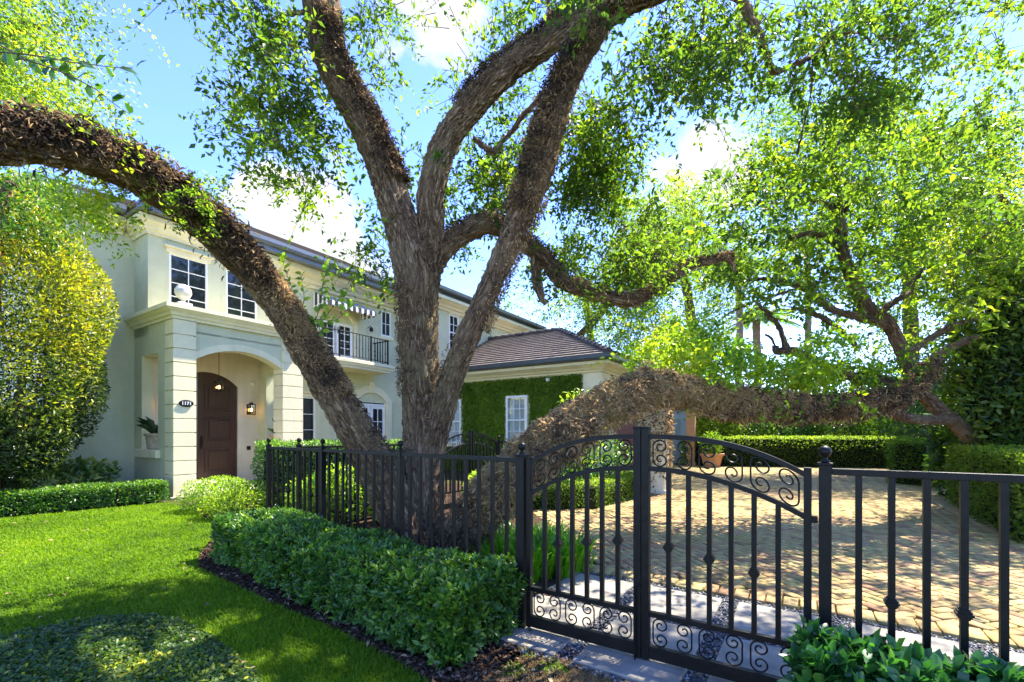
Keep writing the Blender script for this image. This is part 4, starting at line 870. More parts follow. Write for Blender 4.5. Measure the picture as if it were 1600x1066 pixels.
def bush(name,label,c,r,leaf,n,mat,t0=.5,tv=.18,cat='shrub',group=None,w=.42,simple=False,shell=.35,stems=True,newtop=0.,fresh_dir=None,lump=.16,up=.25,solid=0.):
    c=np.array(c,float); r=np.array(r,float); base=np.array([c[0],c[1],0]); t=thing(name,label,cat,tuple(base),0,group)
    v=rnd(n); rad=1-shell*rng.random(n)**1.6
    lum=1+lump*n3(v*2.2+c[None,:],1.4,1.)+lump*.5*n3(v*5.,1.2,2.)
    P=c+v*r*(rad*lum)[:,None]; k=P[:,2]>.03; P,v,rad=P[k],v[k],rad[k]; m=len(P)
    ax=unit(v*.6+rnd(m)*.8+np.array([0,0,up])); nr=unit(v*.7+rnd(m)*.6+np.array([0,0,.4])); 
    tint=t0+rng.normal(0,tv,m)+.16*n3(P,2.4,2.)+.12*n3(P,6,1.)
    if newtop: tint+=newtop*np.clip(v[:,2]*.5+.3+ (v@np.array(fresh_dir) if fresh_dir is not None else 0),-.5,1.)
    me=leaf_mesh('foliage',P-base,ax,nr,leaf*rng.uniform(.6,1.25,m),np.clip(tint,0,1),w=w,simple=simple); link('foliage',me,mat,t)
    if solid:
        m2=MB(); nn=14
        m2.lathe([(max(.01,solid*math.sin(PI*i/nn)),-solid*math.cos(PI*i/nn)) for i in range(nn+1)],0,0,18); m2.v=[(x*r[0],y*r[1],c[2]+z*r[2]) for x,y,z in m2.v]; obj('dark_filling',m2,MAT['core'],t)  # dark solid ellipsoid in place of branches, added to stop light showing through
    if stems:
        m2=MB()
        for i in range(7):
            a=i*.9; e=np.array([math.cos(a)*r[0]*.6,math.sin(a)*r[1]*.6,c[2]+.2*r[2]]); b=np.array([math.cos(a)*.06*r[0],math.sin(a)*.06*r[1],0]); m2.tube([b,(b+e)/2+[0,0,.1*r[2]],e],[.03*r[0]+.006,.02*r[0]+.004,.008],6)
        obj('stem',m2,MAT['twig'],t)
    return t
# front hedge along the fence, and the shrubs by the right post
hp=[(-3.05,5.30),(-2.2,4.55),(-1.2,3.72),(-.12,2.93)]
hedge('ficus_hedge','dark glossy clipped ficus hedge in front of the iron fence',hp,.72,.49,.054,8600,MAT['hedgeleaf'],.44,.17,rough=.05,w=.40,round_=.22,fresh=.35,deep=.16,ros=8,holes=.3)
hedge('ficus_shrub','low glossy round leaved shrub at the foot of the right gate post',[(1.30,2.06),(1.66,1.80),(2.2,1.48)],.40,.47,.078,620,MAT['bigleaf'],.46,.13,rough=.05,w=.48,ros=9,cat='shrub',round_=.35,fresh=.3)
# left side
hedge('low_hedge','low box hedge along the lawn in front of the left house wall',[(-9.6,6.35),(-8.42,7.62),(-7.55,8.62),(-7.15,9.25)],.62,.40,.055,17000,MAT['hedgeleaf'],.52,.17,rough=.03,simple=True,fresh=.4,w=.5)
for i,(x,y,s) in enumerate(((-9.35,7.8,.62),(-8.9,8.6,.6),(-8.55,9.15,.62),(-9.7,8.6,.7))):
    t=bush('umbrella_plant',['variegated umbrella plant at the far left behind the low hedge','variegated umbrella plant under the gold tipped tree','variegated umbrella plant nearest the porch side wall','tall umbrella plant against the left house corner'][i],(x,y,s*.75),(s*.85,s*.7,s*.62),.15,1300,MAT['variegated'],.68,.25,w=.38,shell=.7,up=-.15)
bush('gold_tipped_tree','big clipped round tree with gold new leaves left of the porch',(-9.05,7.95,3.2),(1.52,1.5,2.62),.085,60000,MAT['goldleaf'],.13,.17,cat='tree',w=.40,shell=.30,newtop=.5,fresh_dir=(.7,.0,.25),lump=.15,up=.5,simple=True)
m2=MB()
for i in range(5):
    a=i*1.3; b=(-9.1+.12*math.cos(a),8.0+.12*math.sin(a),0); m2.tube([b,(b[0]+.2*math.cos(a),b[1]+.15*math.sin(a),.8),(b[0]+.5*math.cos(a),b[1]+.5*math.sin(a),1.9)],[.035,.03,.02],7)
gt=[o for o in bpy.data.objects if o.name=='gold_tipped_tree'][0]
o=obj('trunk',m2,MAT['bark2'],gt,(8.95,-7.95,0))
bush('dwarf_golden_shrub','bright lime dwarf shrub left of the porch hedge at the step',(-5.25,8.15,.26),(.62,.5,.36),.05,5200,MAT['limeleaf'],.55,.2,simple=True,shell=.5)
bush('dwarf_golden_shrub','bright lime dwarf shrub in front of the fence end',(-4.45,7.55,.24),(.62,.5,.38),.05,5200,MAT['limeleaf'],.55,.2,simple=True,shell=.5)
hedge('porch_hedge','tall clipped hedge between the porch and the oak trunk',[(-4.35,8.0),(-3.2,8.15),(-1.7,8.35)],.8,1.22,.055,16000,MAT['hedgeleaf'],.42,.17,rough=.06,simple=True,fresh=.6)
for i,(x,y,s) in enumerate(((-2.55,6.75,.62),(-1.75,6.85,.6),(-2.95,6.75,.5),(-.35,7.2,.55))):
    bush('yellow_croton',['yellow green leafy shrub behind the middle fence panel','yellow green leafy shrub left of the oak trunk','small yellow green shrub behind the end of the fence','yellow green shrub between the oak trunk and the mossy limb'][i],(x,y,s*.75),(s*.75,s*.6,s*.75),.085,1500,MAT['limeleaf'],.45,.3,shell=.7)
# strap leaved plants by the gate
def strap(name,label,c,n,h,spread,seed,wd=.012,mat='strap'):
    t=thing(name,label,'plant',(c[0],c[1],0)); a=rng.uniform(0,6.28,n); rr=spread*np.sqrt(rng.random(n)); b=np.stack([rr*np.cos(a),rr*np.sin(a),0*a],1); a2=a+rng.normal(0,.8,n); d=np.stack([np.cos(a2),np.sin(a2),0*a],1); s=np.stack([-np.sin(a2),np.cos(a2),0*a],1); H=h*rng.uniform(.6,1.15,n)[:,None]; K=rng.uniform(.25,1.,n)[:,None]; up=np.array([0,0,1.])
    V=[]; W=wd*rng.uniform(.7,1.2,n)[:,None]
    for q,(f,g,ww) in enumerate(((0,0,.8),(.45,.12,1.),(.8,.38,.8),(.95,.75,.4))):
        p=b+up*H*f*(1-.25*K*f)+d*H*K*g; V+= [p-s*W*ww,p+s*W*ww]
    V=np.stack(V,1).reshape(-1,3); i=np.arange(n)*8; Fs=[np.stack([i+2*q,i+2*q+1,i+2*q+3,i+2*q+2],1) for q in range(3)]
    me=npmesh('foliage',V,[np.concatenate(Fs)],tint=np.tile(np.clip(rng.beta(2,2,n),0,1),3)); link('foliage',me,MAT[mat],t); return t
for i,(px,py) in enumerate(((830,905),(868,900),(845,880),(890,890),(815,890),(780,890),(800,865),(850,868))):
    p=gnd(px,py); strap('border_grass_clump','bright green strap leaved clump in the bed behind the gate',p,170,.42,.22,i)['group']='strap leaved clumps behind the gate'
# inner clipped hedge round the garden bed
hedge('inner_hedge','small square clipped hedge at the edge of the driveway behind the gate',[(.05,8.3),(1.3,8.3),(2.0,9.05),(3.1,10.75)],.5,.48,.035,15000,MAT['boxleaf'],.45,.15,rough=.02,simple=True,fresh=.5,w=.55)
bush('garden_bush','leafy green bush behind the small inner hedge under the limb',(.7,9.3,.6),(.9,.7,.6),.08,2600,MAT['hedgeleaf'],.6,.2,shell=.7)
bush('garden_bush','leafy green bush beside the brown garage door',(2.0,10.6,.65),(.9,.7,.65),.08,2600,MAT['hedgeleaf'],.6,.2,shell=.7)
bush('yellow_shrub','yellow shrub standing above the mossy limb near the ivy wall',(1.35,9.0,1.5),(.5,.4,.75),.10,900,MAT['limeleaf'],.75,.2,shell=.8)
# far clipped hedges
hedge('boundary_hedge','long clipped boundary hedge across the far end of the driveway',[(7.2,19.2),(11.5,18.4),(16.5,17.4)],1.0,1.22,.07,18000,MAT['boxleaf'],.42,.18,rough=.05,simple=True,fresh=.6,w=.55)
hedge('boundary_hedge','square clipped hedge block at the far right corner of the driveway',[(10.3,11.6),(11.6,11.9)],1.5,1.2,.06,9000,MAT['boxleaf'],.38,.18,rough=.05,simple=True,fresh=.5,w=.55)
hedge('boundary_hedge','clipped hedge along the right edge of the brick driveway',[(6.55,5.3),(8.05,7.5),(8.9,8.7)],.9,1.14,.055,15000,MAT['boxleaf'],.36,.18,rough=.05,simple=True,fresh=.5,w=.55)
# ---------------------------------------------------------------- oaks
def spline(P,step):
    P=np.array(P,float); n=len(P); out=[]
    for i in range(n-1):
        p0,p1,p2,p3=P[max(i-1,0)],P[i],P[i+1],P[min(i+2,n-1)]; L=np.linalg.norm((p2-p1)[:3]); k=max(2,int(L/step))
        for j in range(k):
            t=j/k; out.append(.5*((2*p1)+(-p0+p2)*t+(2*p0-5*p1+4*p2-p3)*t*t+(-p0+3*p1-3*p2+p3)*t**3))
    out.append(P[-1]); return np.array(out)
class Limb: pass
def limb(name,pts,parent,mat,step=.03,seg=48,wob=.07,seed=0.):
    """pts: (px,py,distance,radius) -> gnarled tapered limb"""
    Q=[(*at(px,py,d),r) for px,py,d,r in pts]; S_=spline(Q,step); c=S_[:,:3]; r=S_[:,3]*.87; m=len(c)
    t=unit(np.gradient(c,axis=0)); a=np.zeros_like(t); v=np.array([1.,0,0]) if abs(t[0][0])<.9 else np.array([0,1.,0])
    for i in range(m):
        v=v-t[i]*(v@t[i]); v=v/np.linalg.norm(v); a[i]=v
    b=np.cross(t,a); th=np.arange(seg)*2*PI/seg; ln=np.concatenate([[0],np.cumsum(np.linalg.norm(np.diff(c,axis=0),axis=1))])
    ct,st=np.cos(th),np.sin(th); R=np.broadcast_to(r[:,None],(m,seg)).copy()
    loc=np.stack([ct[None,:]*r[:,None]*4,st[None,:]*r[:,None]*4,np.broadcast_to(ln[:,None]*1.6,(m,seg))],-1).reshape(-1,3)
    R=R*(1+wob*n3(loc,1.7,seed).reshape(m,seg)+wob*.6*n3(loc,4.1,seed+2).reshape(m,seg))
    V=c[:,None,:]+a[:,None,:]*(ct[None,:]*R)[...,None]+b[:,None,:]*(st[None,:]*R)[...,None]
    bc=np.stack([ct[None,:]*r[:,None],st[None,:]*r[:,None],np.broadcast_to(ln[:,None]*.22+seed,(m,seg))],-1)
    i=np.arange(m-1)[:,None]*seg; k=np.arange(seg)[None,:]; k2=(k+1)%seg
    Fc=np.stack([i+k,i+k2,i+seg+k2,i+seg+k],-1).reshape(-1,4)
    V=np.concatenate([V.reshape(-1,3),c[-1:]+t[-1:]*r[-1]*.4]); bc=np.concatenate([bc.reshape(-1,3),bc[-1,:1]]); e=(m-1)*seg+np.arange(seg); cap=np.stack([e,(m-1)*seg+(np.arange(seg)+1)%seg,np.full(seg,m*seg)],1)
    me=npmesh(name,V,[Fc,cap],vattr=bc,smooth=True); o=link(name,me,mat,parent)
    if parent is not None: o.location=tuple(-np.array(parent.location))
    L=Limb(); L.c,L.t,L.a,L.b,L.r=c,t,a,b,r; L.o=o; return L
def fern(parent,name,specs,mat,lf=.06,w=.3):
    """dried fern and moss on limbs; specs: limb, from, to (fractions), count, direction, spread, thickness"""
    PP=[];AX=[];NR=[];LL=[];TT=[]
    for L,f0,f1,n,up,spread,thick,tb in specs:
        m=len(L.c); i=(rng.uniform(f0,f1,n)*(m-1)).astype(int); u=unit(np.array(up,float)); 
        base=np.arctan2((L.b[i]@u),(L.a[i]@u)); th=base+rng.normal(0,spread,n); out=L.a[i]*np.cos(th)[:,None]+L.b[i]*np.sin(th)[:,None]
        pc=L.c[i]+out*L.r[i][:,None]; cl=np.clip(.75+.3*n3(pc,4.5,3.)+.35*n3(pc,14.,1.),.15,1.5)
        p=L.c[i]+out*(L.r[i]*1.0+thick*rng.random(n)**1.5*cl)[:,None]
        keep=rng.random(n)<np.clip(cl+.1,0,1); p,out,i=p[keep],out[keep],i[keep]; k=len(p)
        PP.append(p); AX.append(unit(out*.5+np.array([0,0,-.55])+rnd(k)*.75)); NR.append(unit(out+rnd(k)*.8)); LL.append(lf*rng.uniform(.5,1.3,k)); TT.append(np.clip(tb+rng.normal(0,.2,k)+.22*n3(p,11,1.)+.12*n3(p,4,2.),0,.97))
    P=np.concatenate(PP); me=leaf_mesh(name,P-np.array(parent.location),np.concatenate(AX),np.concatenate(NR),np.concatenate(LL),np.concatenate(TT),w=w,fold=.5); return link(name,me,mat,parent)
GAPS=[(1215,508,72,44,.97),(1290,545,25,14,.8),(1112,225,48,38,.85),(1030,185,28,30,.7),(645,110,42,95,.85),(565,260,32,90,.9),(700,60,30,50,.5),(1540,120,40,40,.5),(1480,90,30,30,.4),(270,150,75,140,.95)]   # openings in the crowns where the sky shows
def sprays(blobs,leaf=.056,per=17,tl=(.2,.45),droop=.45,tint0=.45,w=.42):
    """foliage sprays: blobs (px,py,rx,ry,distance,spread,density) -> leaves on short twigs"""
    PO=[];DI=[];LN=[];TI=[];LS=[]
    for px,py,rx,ry,d,sp,den,*ex in blobs:
        lf=leaf*(ex[0] if ex else 1.); tb=ex[1] if len(ex)>1 else 0.
        area=PI*rx*ry; lpx=.55*w*(lf*F/d)**2; n=max(3,int(den*area/lpx/per))
        K=max(2,int(area/ (1300 if d<8 else 600)))
        a=rng.uniform(0,2*PI,K); q=np.sqrt(rng.random(K)); kx=px+rx*q*np.cos(a); ky=py+ry*q*np.sin(a); kd=np.clip(d+rng.normal(0,sp,K),2.4,None); kt=rng.normal(0,.17,K)
        ci=rng.integers(0,K,n); sx=.13*F/d if d<8 else .22*F/d
        X=kx[ci]+rng.normal(0,sx*.8,n); Y=ky[ci]+rng.normal(0,sx*.8,n); D=np.clip(kd[ci]+rng.normal(0,.18,n),2.2,None)
        p=np.stack([(X-800)/F*D,D,CH+(Y0-Y)/F*D],1); k=p[:,2]>.5
        for gx,gy_,grx,gry,gpr in GAPS: k&=~((((X-gx)/grx)**2+((Y-gy_)/gry)**2<1)&(rng.random(n)<gpr))
        p=p[k]; m=len(p); PO.append(p); DI.append(unit(rnd(m)*[1,1,.5]+np.array([0,0,-droop]))); LN.append(rng.uniform(*tl,m)*(lf/.056)**.7); TI.append(tint0+tb+kt[ci][k]); LS.append(np.full(m,lf))
    P=np.concatenate(PO);D=np.concatenate(DI);Ln=np.concatenate(LN);T=np.concatenate(TI);Ls=np.concatenate(LS); n=len(P)
    s=np.linspace(.12,1,per)[None,:]+rng.normal(0,.03,(n,per)); pos=P[:,None,:]+D[:,None,:]*(s*Ln[:,None])[...,None]+np.array([0,0,-1.])*(.18*s**2*Ln[:,None])[...,None]+rng.normal(0,.02,(n,per,3))
    side=unit(np.cross(D,rnd(n)))[:,None,:]*np.where(np.arange(per)%2,1,-1)[None,:,None]
    ax=unit(D[:,None,:]*.6+side*.8+rng.normal(0,.4,(n,per,3))); nr=unit(rng.normal(0,.7,(n,per,3))+np.array([0,0,.8]))
    tint=np.clip(T[:,None]+rng.normal(0,.14,(n,per)),0,1)
    L=(Ls[:,None]*rng.uniform(.65,1.2,(n,per))).ravel()
    tw=(P,D,Ln)
    return pos.reshape(-1,3),ax.reshape(-1,3),nr.reshape(-1,3),L,tint.ravel(),tw
def crown(parent,blobs,mat,name='foliage',simple=True,twigs=True,**k):
    p,a,n,L,t,(P,D,Ln)=sprays(blobs,**k); og=np.array(parent.location)
    link(name,leaf_mesh(name,p-og,a,n,L,t,w=k.get('w',.42),simple=simple),mat,parent)
    if twigs:
        sidev=unit(np.cross(D,rnd(len(P))))*.0035; e=P+D*Ln[:,None]+np.array([0,0,-1.])*(.18*Ln)[:,None]; b=P-D*.12
        s2=unit(np.cross(D,sidev))*.0035
        V=np.stack([b-sidev-s2,b+sidev-s2,b+s2*1.4,e],1).reshape(-1,3)-np.tile(og,(len(P)*4,1)); i=np.arange(len(P))*4
        link('twigs',npmesh('twigs',V,[np.concatenate([np.stack([i,i+1,i+3],1),np.stack([i+1,i+2,i+3],1),np.stack([i+2,i,i+3],1)])]),MAT['twig'],parent)
    return len(L)
OB=gnd(662,880)
oak=thing('live_oak','big old live oak with spreading forked limbs behind the iron fence','tree',(float(OB[0]),float(OB[1]),0))
B=MAT['bark']
Lt=limb('trunk',[(664,905,5.2,.38),(664,870,5.2,.33),(663,820,5.2,.285),(661,720,5.2,.26),(658,640,5.2,.255),(655,560,5.2,.26),(653,480,5.2,.27),(648,420,5.2,.28),(632,365,5.2,.245),(615,315,5.2,.225),(597,262,5.2,.215),(570,200,5.15,.20),(541,150,5.1,.195),(517,105,5.05,.185),(503,60,5.,.175),(490,0,4.9,.16),(478,-70,4.8,.15),(440,-190,4.6,.12)],oak,B,.02,72,.06)
Lm=limb('limb',[(655,520,5.25,.18),(664,440,5.25,.20),(672,380,5.25,.195),(674,300,5.2,.19),(695,228,5.2,.185),(735,168,5.15,.185),(790,112,5.1,.18),(850,70,5.1,.175),(890,35,5.1,.165),(935,-10,5.1,.16),(990,-90,5.,.14)],oak,B,.02,64,.06,1.)
Lr=limb('limb',[(668,720,5.15,.19),(688,650,5.1,.185),(712,572,5.05,.165),(740,508,5.,.155),(770,440,4.95,.15),(800,370,4.9,.16),(830,300,4.85,.18),(852,230,4.8,.19),(878,150,4.75,.165),(912,80,4.7,.15),(955,22,4.6,.135),(1010,-5,4.5,.12),(1075,-30,4.4,.11)],oak,B,.02,64,.08,2.)
Lh=limb('limb',[(668,440,5.3,.13),(692,395,5.35,.15),(730,362,5.4,.145),(772,352,5.45,.135),(812,375,5.5,.125),(852,405,5.5,.115),(876,440,5.5,.105),(930,460,5.55,.10),(990,470,5.6,.09),(1032,448,5.7,.085),(1072,420,5.8,.075),(1110,408,5.9,.065),(1146,402,6.,.06)],oak,B,.02,40,.12,3.)
limb('broken_stub',[(838,395,5.5,.08),(838,430,5.5,.075),(845,462,5.48,.06),(852,476,5.46,.04)],oak,B,.02,24,.18,4.)
limb('broken_stub',[(1132,404,5.98,.05),(1145,412,5.98,.04),(1148,424,5.98,.03)],oak,B,.02,20,.18,4.5)
Ll=limb('limb',[(655,880,5.1,.30),(628,810,5.0,.27),(596,745,4.9,.25),(560,682,4.75,.215),(520,615,4.6,.195),(480,550,4.45,.175),(438,482,4.3,.165),(393,425,4.1,.16),(338,370,3.85,.16),(278,318,3.6,.155),(213,275,3.35,.15),(140,245,3.1,.145),(60,228,2.9,.14),(-40,220,2.7,.14),(-160,220,2.5,.13)],oak,B,.02,64,.07,5.)
Lo=limb('limb',[(690,862,5.1,.28),(735,822,4.9,.26),(785,768,4.8,.25),(840,712,4.8,.235),(900,668,4.9,.215),(960,632,5.1,.19),(1020,610,5.4,.165),(1080,617,5.7,.15),(1150,632,6.0,.145),(1230,636,6.3,.14),(1320,634,6.6,.135),(1385,624,6.9,.13),(1425,600,7.2,.12),(1465,560,7.5,.10)],oak,B,.02,56,.1,6.)
limb('branch',[(770,240,5.15,.05),(800,205,5.2,.045),(822,175,5.2,.05),(850,150,5.2,.05)],oak,B,.03,16,.1,7.); limb('branch',[(740,215,5.2,.04),(765,235,5.15,.05),(785,230,5.15,.05)],oak,B,.03,16,.1,7.5)
limb('branch',[(1120,-60,4.4,.075),(1160,5,4.5,.065),(1192,68,4.6,.055),(1209,112,4.7,.045),(1240,100,4.8,.04),(1270,88,4.9,.035),(1300,58,5.,.03),(1345,52,5.1,.025),(1362,66,5.1,.02)],oak,B,.03,16,.1,8.); limb('branch',[(1270,88,4.9,.025),(1268,140,4.9,.02),(1255,200,4.9,.015),(1245,245,4.9,.01)],oak,B,.03,10,.1,8.2)
limb('branch',[(525,120,5.1,.10),(527,60,5.2,.10),(522,0,5.3,.095),(515,-70,5.4,.09)],oak,B,.03,28,.1,9.)
limb('branch',[(475,20,4.95,.04),(440,25,4.9,.03),(415,50,4.9,.022),(412,110,4.9,.015),(405,170,4.9,.01)],oak,B,.03,10,.1,9.3)
limb('branch',[(860,62,5.1,.045),(858,20,5.1,.04),(850,-40,5.1,.035)],oak,B,.03,14,.1,9.6)
fern(oak,'dried_fern',[(Ll,.60,1.,60000,(0,-.4,1),.75,.045,.25),(Ll,.38,.62,15000,(.3,-.4,1),.6,.03,.55),(Ll,.2,.4,1200,(0,-.3,1),.8,.03,.35),
    (Lt,.60,.86,10000,(.9,-.3,.4),.6,.07,.28),(Lm,.5,.95,7000,(-.6,-.2,.8),.7,.06,.3),(Lm,.0,.22,1500,(0,-1,0),.6,.06,.3),(Lr,.5,.98,14000,(-.6,-.5,.5),.8,.08,.40),(Lr,.05,.25,500,(-.5,-1,0),.7,.05,.2),(Lr,.28,.55,2200,(.8,0,.1),.8,.06,.5),(Lh,.1,1.,9000,(0,-.2,1),1.,.045,.35),(Lt,.28,.45,1000,(-1,-.5,0),.7,.03,.4)],MAT['fern'],.040,w=.15)
fern(oak,'shaggy_moss',[(Lo,.10,.56,110000,(0,-.3,1),1.1,.11,.8),(Lo,.0,.25,8000,(-.3,-.5,.6),1.2,.10,.5),(Lo,.50,.97,45000,(0,-.3,.2),1.5,.05,.40)],MAT['fern'],.042,w=.15)
fern(oak,'shaggy_moss',[(Lo,.08,.6,20000,(0,-.3,1),1.2,.12,.74),(Lo,.45,.97,9000,(0,-.2,-.3),1.6,.13,.45)],MAT['fern'],.07,w=.085)
fern(oak,'dried_fern',[(Ll,.6,1.,6000,(0,-.4,1),.8,.11,.3),(Lr,.5,.98,2500,(-.6,-.5,.5),.9,.12,.5),(Lt,.6,.86,2000,(.9,-.3,.4),.7,.1,.35)],MAT['fern'],.06,w=.1)
LEAF1=[ # hanging foliage round the left limb
 (345,30,35,45,4.9,.3,1.5),(395,40,40,50,4.9,.3,1.8),(440,60,35,60,5.,.3,1.7),(465,20,30,45,5.,.3,1.2),(405,120,45,35,5.,.3,1.5),(372,170,32,40,5.,.3,1.5),(420,190,45,45,5.,.3,1.8),(468,170,35,60,5.1,.3,1.7),(505,200,28,50,5.2,.3,1.4),(410,235,35,30,5.,.3,1.5),(475,250,30,45,5.1,.3,1.5),(512,245,22,35,5.2,.3,1.2),(488,290,20,25,5.1,.2,.9),(365,205,22,25,5.,.2,1.),
 (560,30,35,60,5.4,.3,1.2),(590,60,30,50,5.4,.3,1.),(560,110,25,40,5.4,.3,.9),(600,110,20,40,5.4,.3,.6),
 (575,395,22,35,5.6,.2,1.5),(595,350,15,45,5.6,.2,1.4),(560,420,18,22,5.6,.2,.9),(610,410,15,40,5.6,.2,1.6),(612,455,12,30,5.5,.2,1.2,1.,.25),
 (640,215,25,45,5.7,.3,1.3),(655,270,22,45,5.7,.3,1.3),(690,150,28,30,5.7,.3,1.1),(715,120,30,30,5.7,.3,1.0),(700,60,25,40,5.6,.3,.7),(690,20,30,25,5.6,.3,.7),(745,110,25,35,5.6,.3,.8),(790,60,40,40,5.6,.3,.9),(820,25,40,35,5.6,.3,1.1),(665,330,15,30,5.7,.3,1.),
 (760,200,40,40,5.8,.4,1.2),(745,270,45,50,6.,.4,1.7),(790,270,40,60,6.,.4,1.8),(735,330,35,35,6.,.4,1.6),(790,330,30,40,6.,.4,1.5),(825,160,25,35,5.6,.3,1.2),(800,220,35,40,6.,.3,1.5),
 (900,215,35,55,5.6,.4,1.8),(940,200,50,60,5.8,.5,1.6),(930,270,60,55,6.,.5,1.9),(975,240,45,60,6.2,.5,1.3),(885,310,50,45,6.,.5,1.8),(960,330,60,55,6.4,.6,1.8),(870,370,50,40,6.2,.5,1.8),(930,390,60,45,6.4,.6,1.9),(1000,380,60,45,6.6,.6,1.8),(960,170,40,50,5.6,.4,1.2),(1000,130,45,50,5.4,.5,1.1),(1040,390,50,40,6.6,.6,1.6),(900,430,45,25,6.,.4,1.2),(960,435,45,25,6.2,.4,1.1),(1010,430,35,22,6.2,.4,1.),
 (1030,60,50,60,4.9,.5,1.5),(1075,60,55,70,4.9,.5,1.7),(1125,50,45,60,4.9,.5,1.5),(1050,120,45,40,5.,.4,1.3),(1100,130,50,40,5.1,.4,1.3),(1150,90,40,50,5.,.5,1.3),(1210,40,50,50,5.,.5,1.5),(1270,30,55,45,5.1,.5,1.6),(1330,60,50,60,5.2,.5,1.7),(1290,120,60,40,5.2,.5,1.5),(1370,110,50,50,5.4,.5,1.6),(1400,50,50,55,5.4,.5,1.4),(1450,60,40,55,5.6,.5,1.1),(1340,150,50,40,5.3,.5,1.4),(1240,150,45,30,5.2,.4,1.),(1035,180,25,35,5.,.3,.8),
 (1060,-40,200,40,4.9,.6,1.),(1400,-40,200,50,5.4,.7,.9),(830,-70,120,60,5.2,.6,.8),(350,-50,130,50,4.9,.5,1.),
 (1520,30,50,40,5.,.5,.8),(1570,20,40,50,5.,.5,.8)]
LEAF1=[(a,b,c*1.05,e*1.05,f,g,h*(.9 if 600<a<735 else 1.6 if a>860 else 1.7),*ex) for a,b,c,e,f,g,h,*ex in LEAF1]
crown(oak,LEAF1,MAT['oakleaf'],leaf=.076,w=.48,tint0=.34)
# leaves sprouting on the left limb and on the low limb
LEAF2=[(130,208,40,14,3.15,.12,1.3,.8,.15),(180,225,35,16,3.3,.12,1.3,.8,.15),(320,335,18,22,3.8,.1,1.2,.8,.2),(215,250,30,18,3.35,.15,1.3,.8,.15),(260,275,35,25,3.5,.15,1.5,.8,.2),(300,315,30,28,3.65,.15,1.3,.8,.15),(240,240,25,15,3.45,.15,.9,.8,.2),(135,330,22,35,3.5,.15,1.0,.75,.3),(170,345,18,35,3.5,.15,1.0,.75,.3),(160,318,40,18,3.45,.15,1.0,.75,.25),(115,300,22,20,3.3,.15,.8,.75,.25)]
crown(oak,[(a,b-12,c,e,f+.22,g,h*4.,*ex) for a,b,c,e,f,g,h,*ex in LEAF2],MAT['oakleaf'],name='limb_leaves',leaf=.05,tl=(.1,.25),w=.5,twigs=False)
# low limb leaves: band above the moss, sunlight put into a paler leaf colour
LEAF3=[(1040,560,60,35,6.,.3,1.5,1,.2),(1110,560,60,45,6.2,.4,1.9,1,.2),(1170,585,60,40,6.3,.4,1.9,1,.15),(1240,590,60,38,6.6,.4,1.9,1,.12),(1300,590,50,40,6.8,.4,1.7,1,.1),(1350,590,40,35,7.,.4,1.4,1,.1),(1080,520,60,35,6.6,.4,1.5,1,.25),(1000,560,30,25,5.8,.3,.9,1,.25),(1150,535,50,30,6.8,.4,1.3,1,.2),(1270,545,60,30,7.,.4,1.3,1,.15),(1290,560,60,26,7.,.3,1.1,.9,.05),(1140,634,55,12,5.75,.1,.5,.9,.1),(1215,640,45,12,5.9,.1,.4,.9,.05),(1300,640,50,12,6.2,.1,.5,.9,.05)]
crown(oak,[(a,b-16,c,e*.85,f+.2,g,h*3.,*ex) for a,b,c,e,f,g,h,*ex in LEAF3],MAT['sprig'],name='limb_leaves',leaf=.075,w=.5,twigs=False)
# fresh sprig growing from the left limb, and long shoots at the upper left
def shoot(parent,name,paths,leaf,mat,spacing=.045,r=.006,w=.55,tint=.5,tv=.25):
    PP=[];AX=[];NR=[];m=MB(); og=np.array(parent.location)
    for pts in paths:
        S_=spline([at(*p) for p in pts],.02); m.tube([tuple(q-og) for q in S_[::2]] if len(S_)>5 else [tuple(q-og) for q in S_],[r*(1-.7*i/len(S_[::2])) for i in range(len(S_[::2]))] if len(S_)>5 else r,6)
        ln=np.concatenate([[0],np.cumsum(np.linalg.norm(np.diff(S_,axis=0),axis=1))]); k=max(3,int(ln[-1]/spacing)); idx=np.searchsorted(ln,np.linspace(.1*ln[-1],ln[-1]*.999,k)); idx=np.clip(idx,0,len(S_)-1); T=unit(np.gradient(S_,axis=0))[idx]
        sd=unit(np.cross(T,rng.normal(0,.5,(k,3))+[0,-1,.3]))*np.where(np.arange(k)%2,1,-1)[:,None]
        PP.append(S_[idx]); AX.append(unit(T*.6+sd*.8+rng.normal(0,.3,(k,3)))); NR.append(unit(rng.normal(0,.5,(k,3))+[0,-.7,.6]))
    P=np.concatenate(PP); n=len(P); o=obj(name,m,MAT['twig'],parent)
    link('leaves',leaf_mesh('leaves',P-og,np.concatenate(AX),np.concatenate(NR),leaf*rng.uniform(.7,1.2,n),np.clip(rng.normal(tint,tv,n),0,1),w=w),mat,o)
shoot(oak,'leafy_shoot',[[(478,545,4.4),(462,500,4.4),(455,450,4.35),(445,420,4.3),(440,395,4.3)],[(462,505,4.4),(430,470,4.35),(445,440,4.3)],[(480,530,4.4),(500,480,4.4),(505,440,4.4),(515,415,4.4)],[(490,520,4.4),(520,480,4.45),(535,460,4.45)],[(470,520,4.4),(490,500,4.35),(525,500,4.35),(545,480,4.35)],[(470,540,4.4),(500,520,4.4),(510,505,4.4)],[(462,500,4.4),(475,470,4.35),(470,430,4.35)],[(455,480,4.4),(440,455,4.4),(432,430,4.4)]],.075,MAT['sprig'],.03,.005,.6,.6,.25)
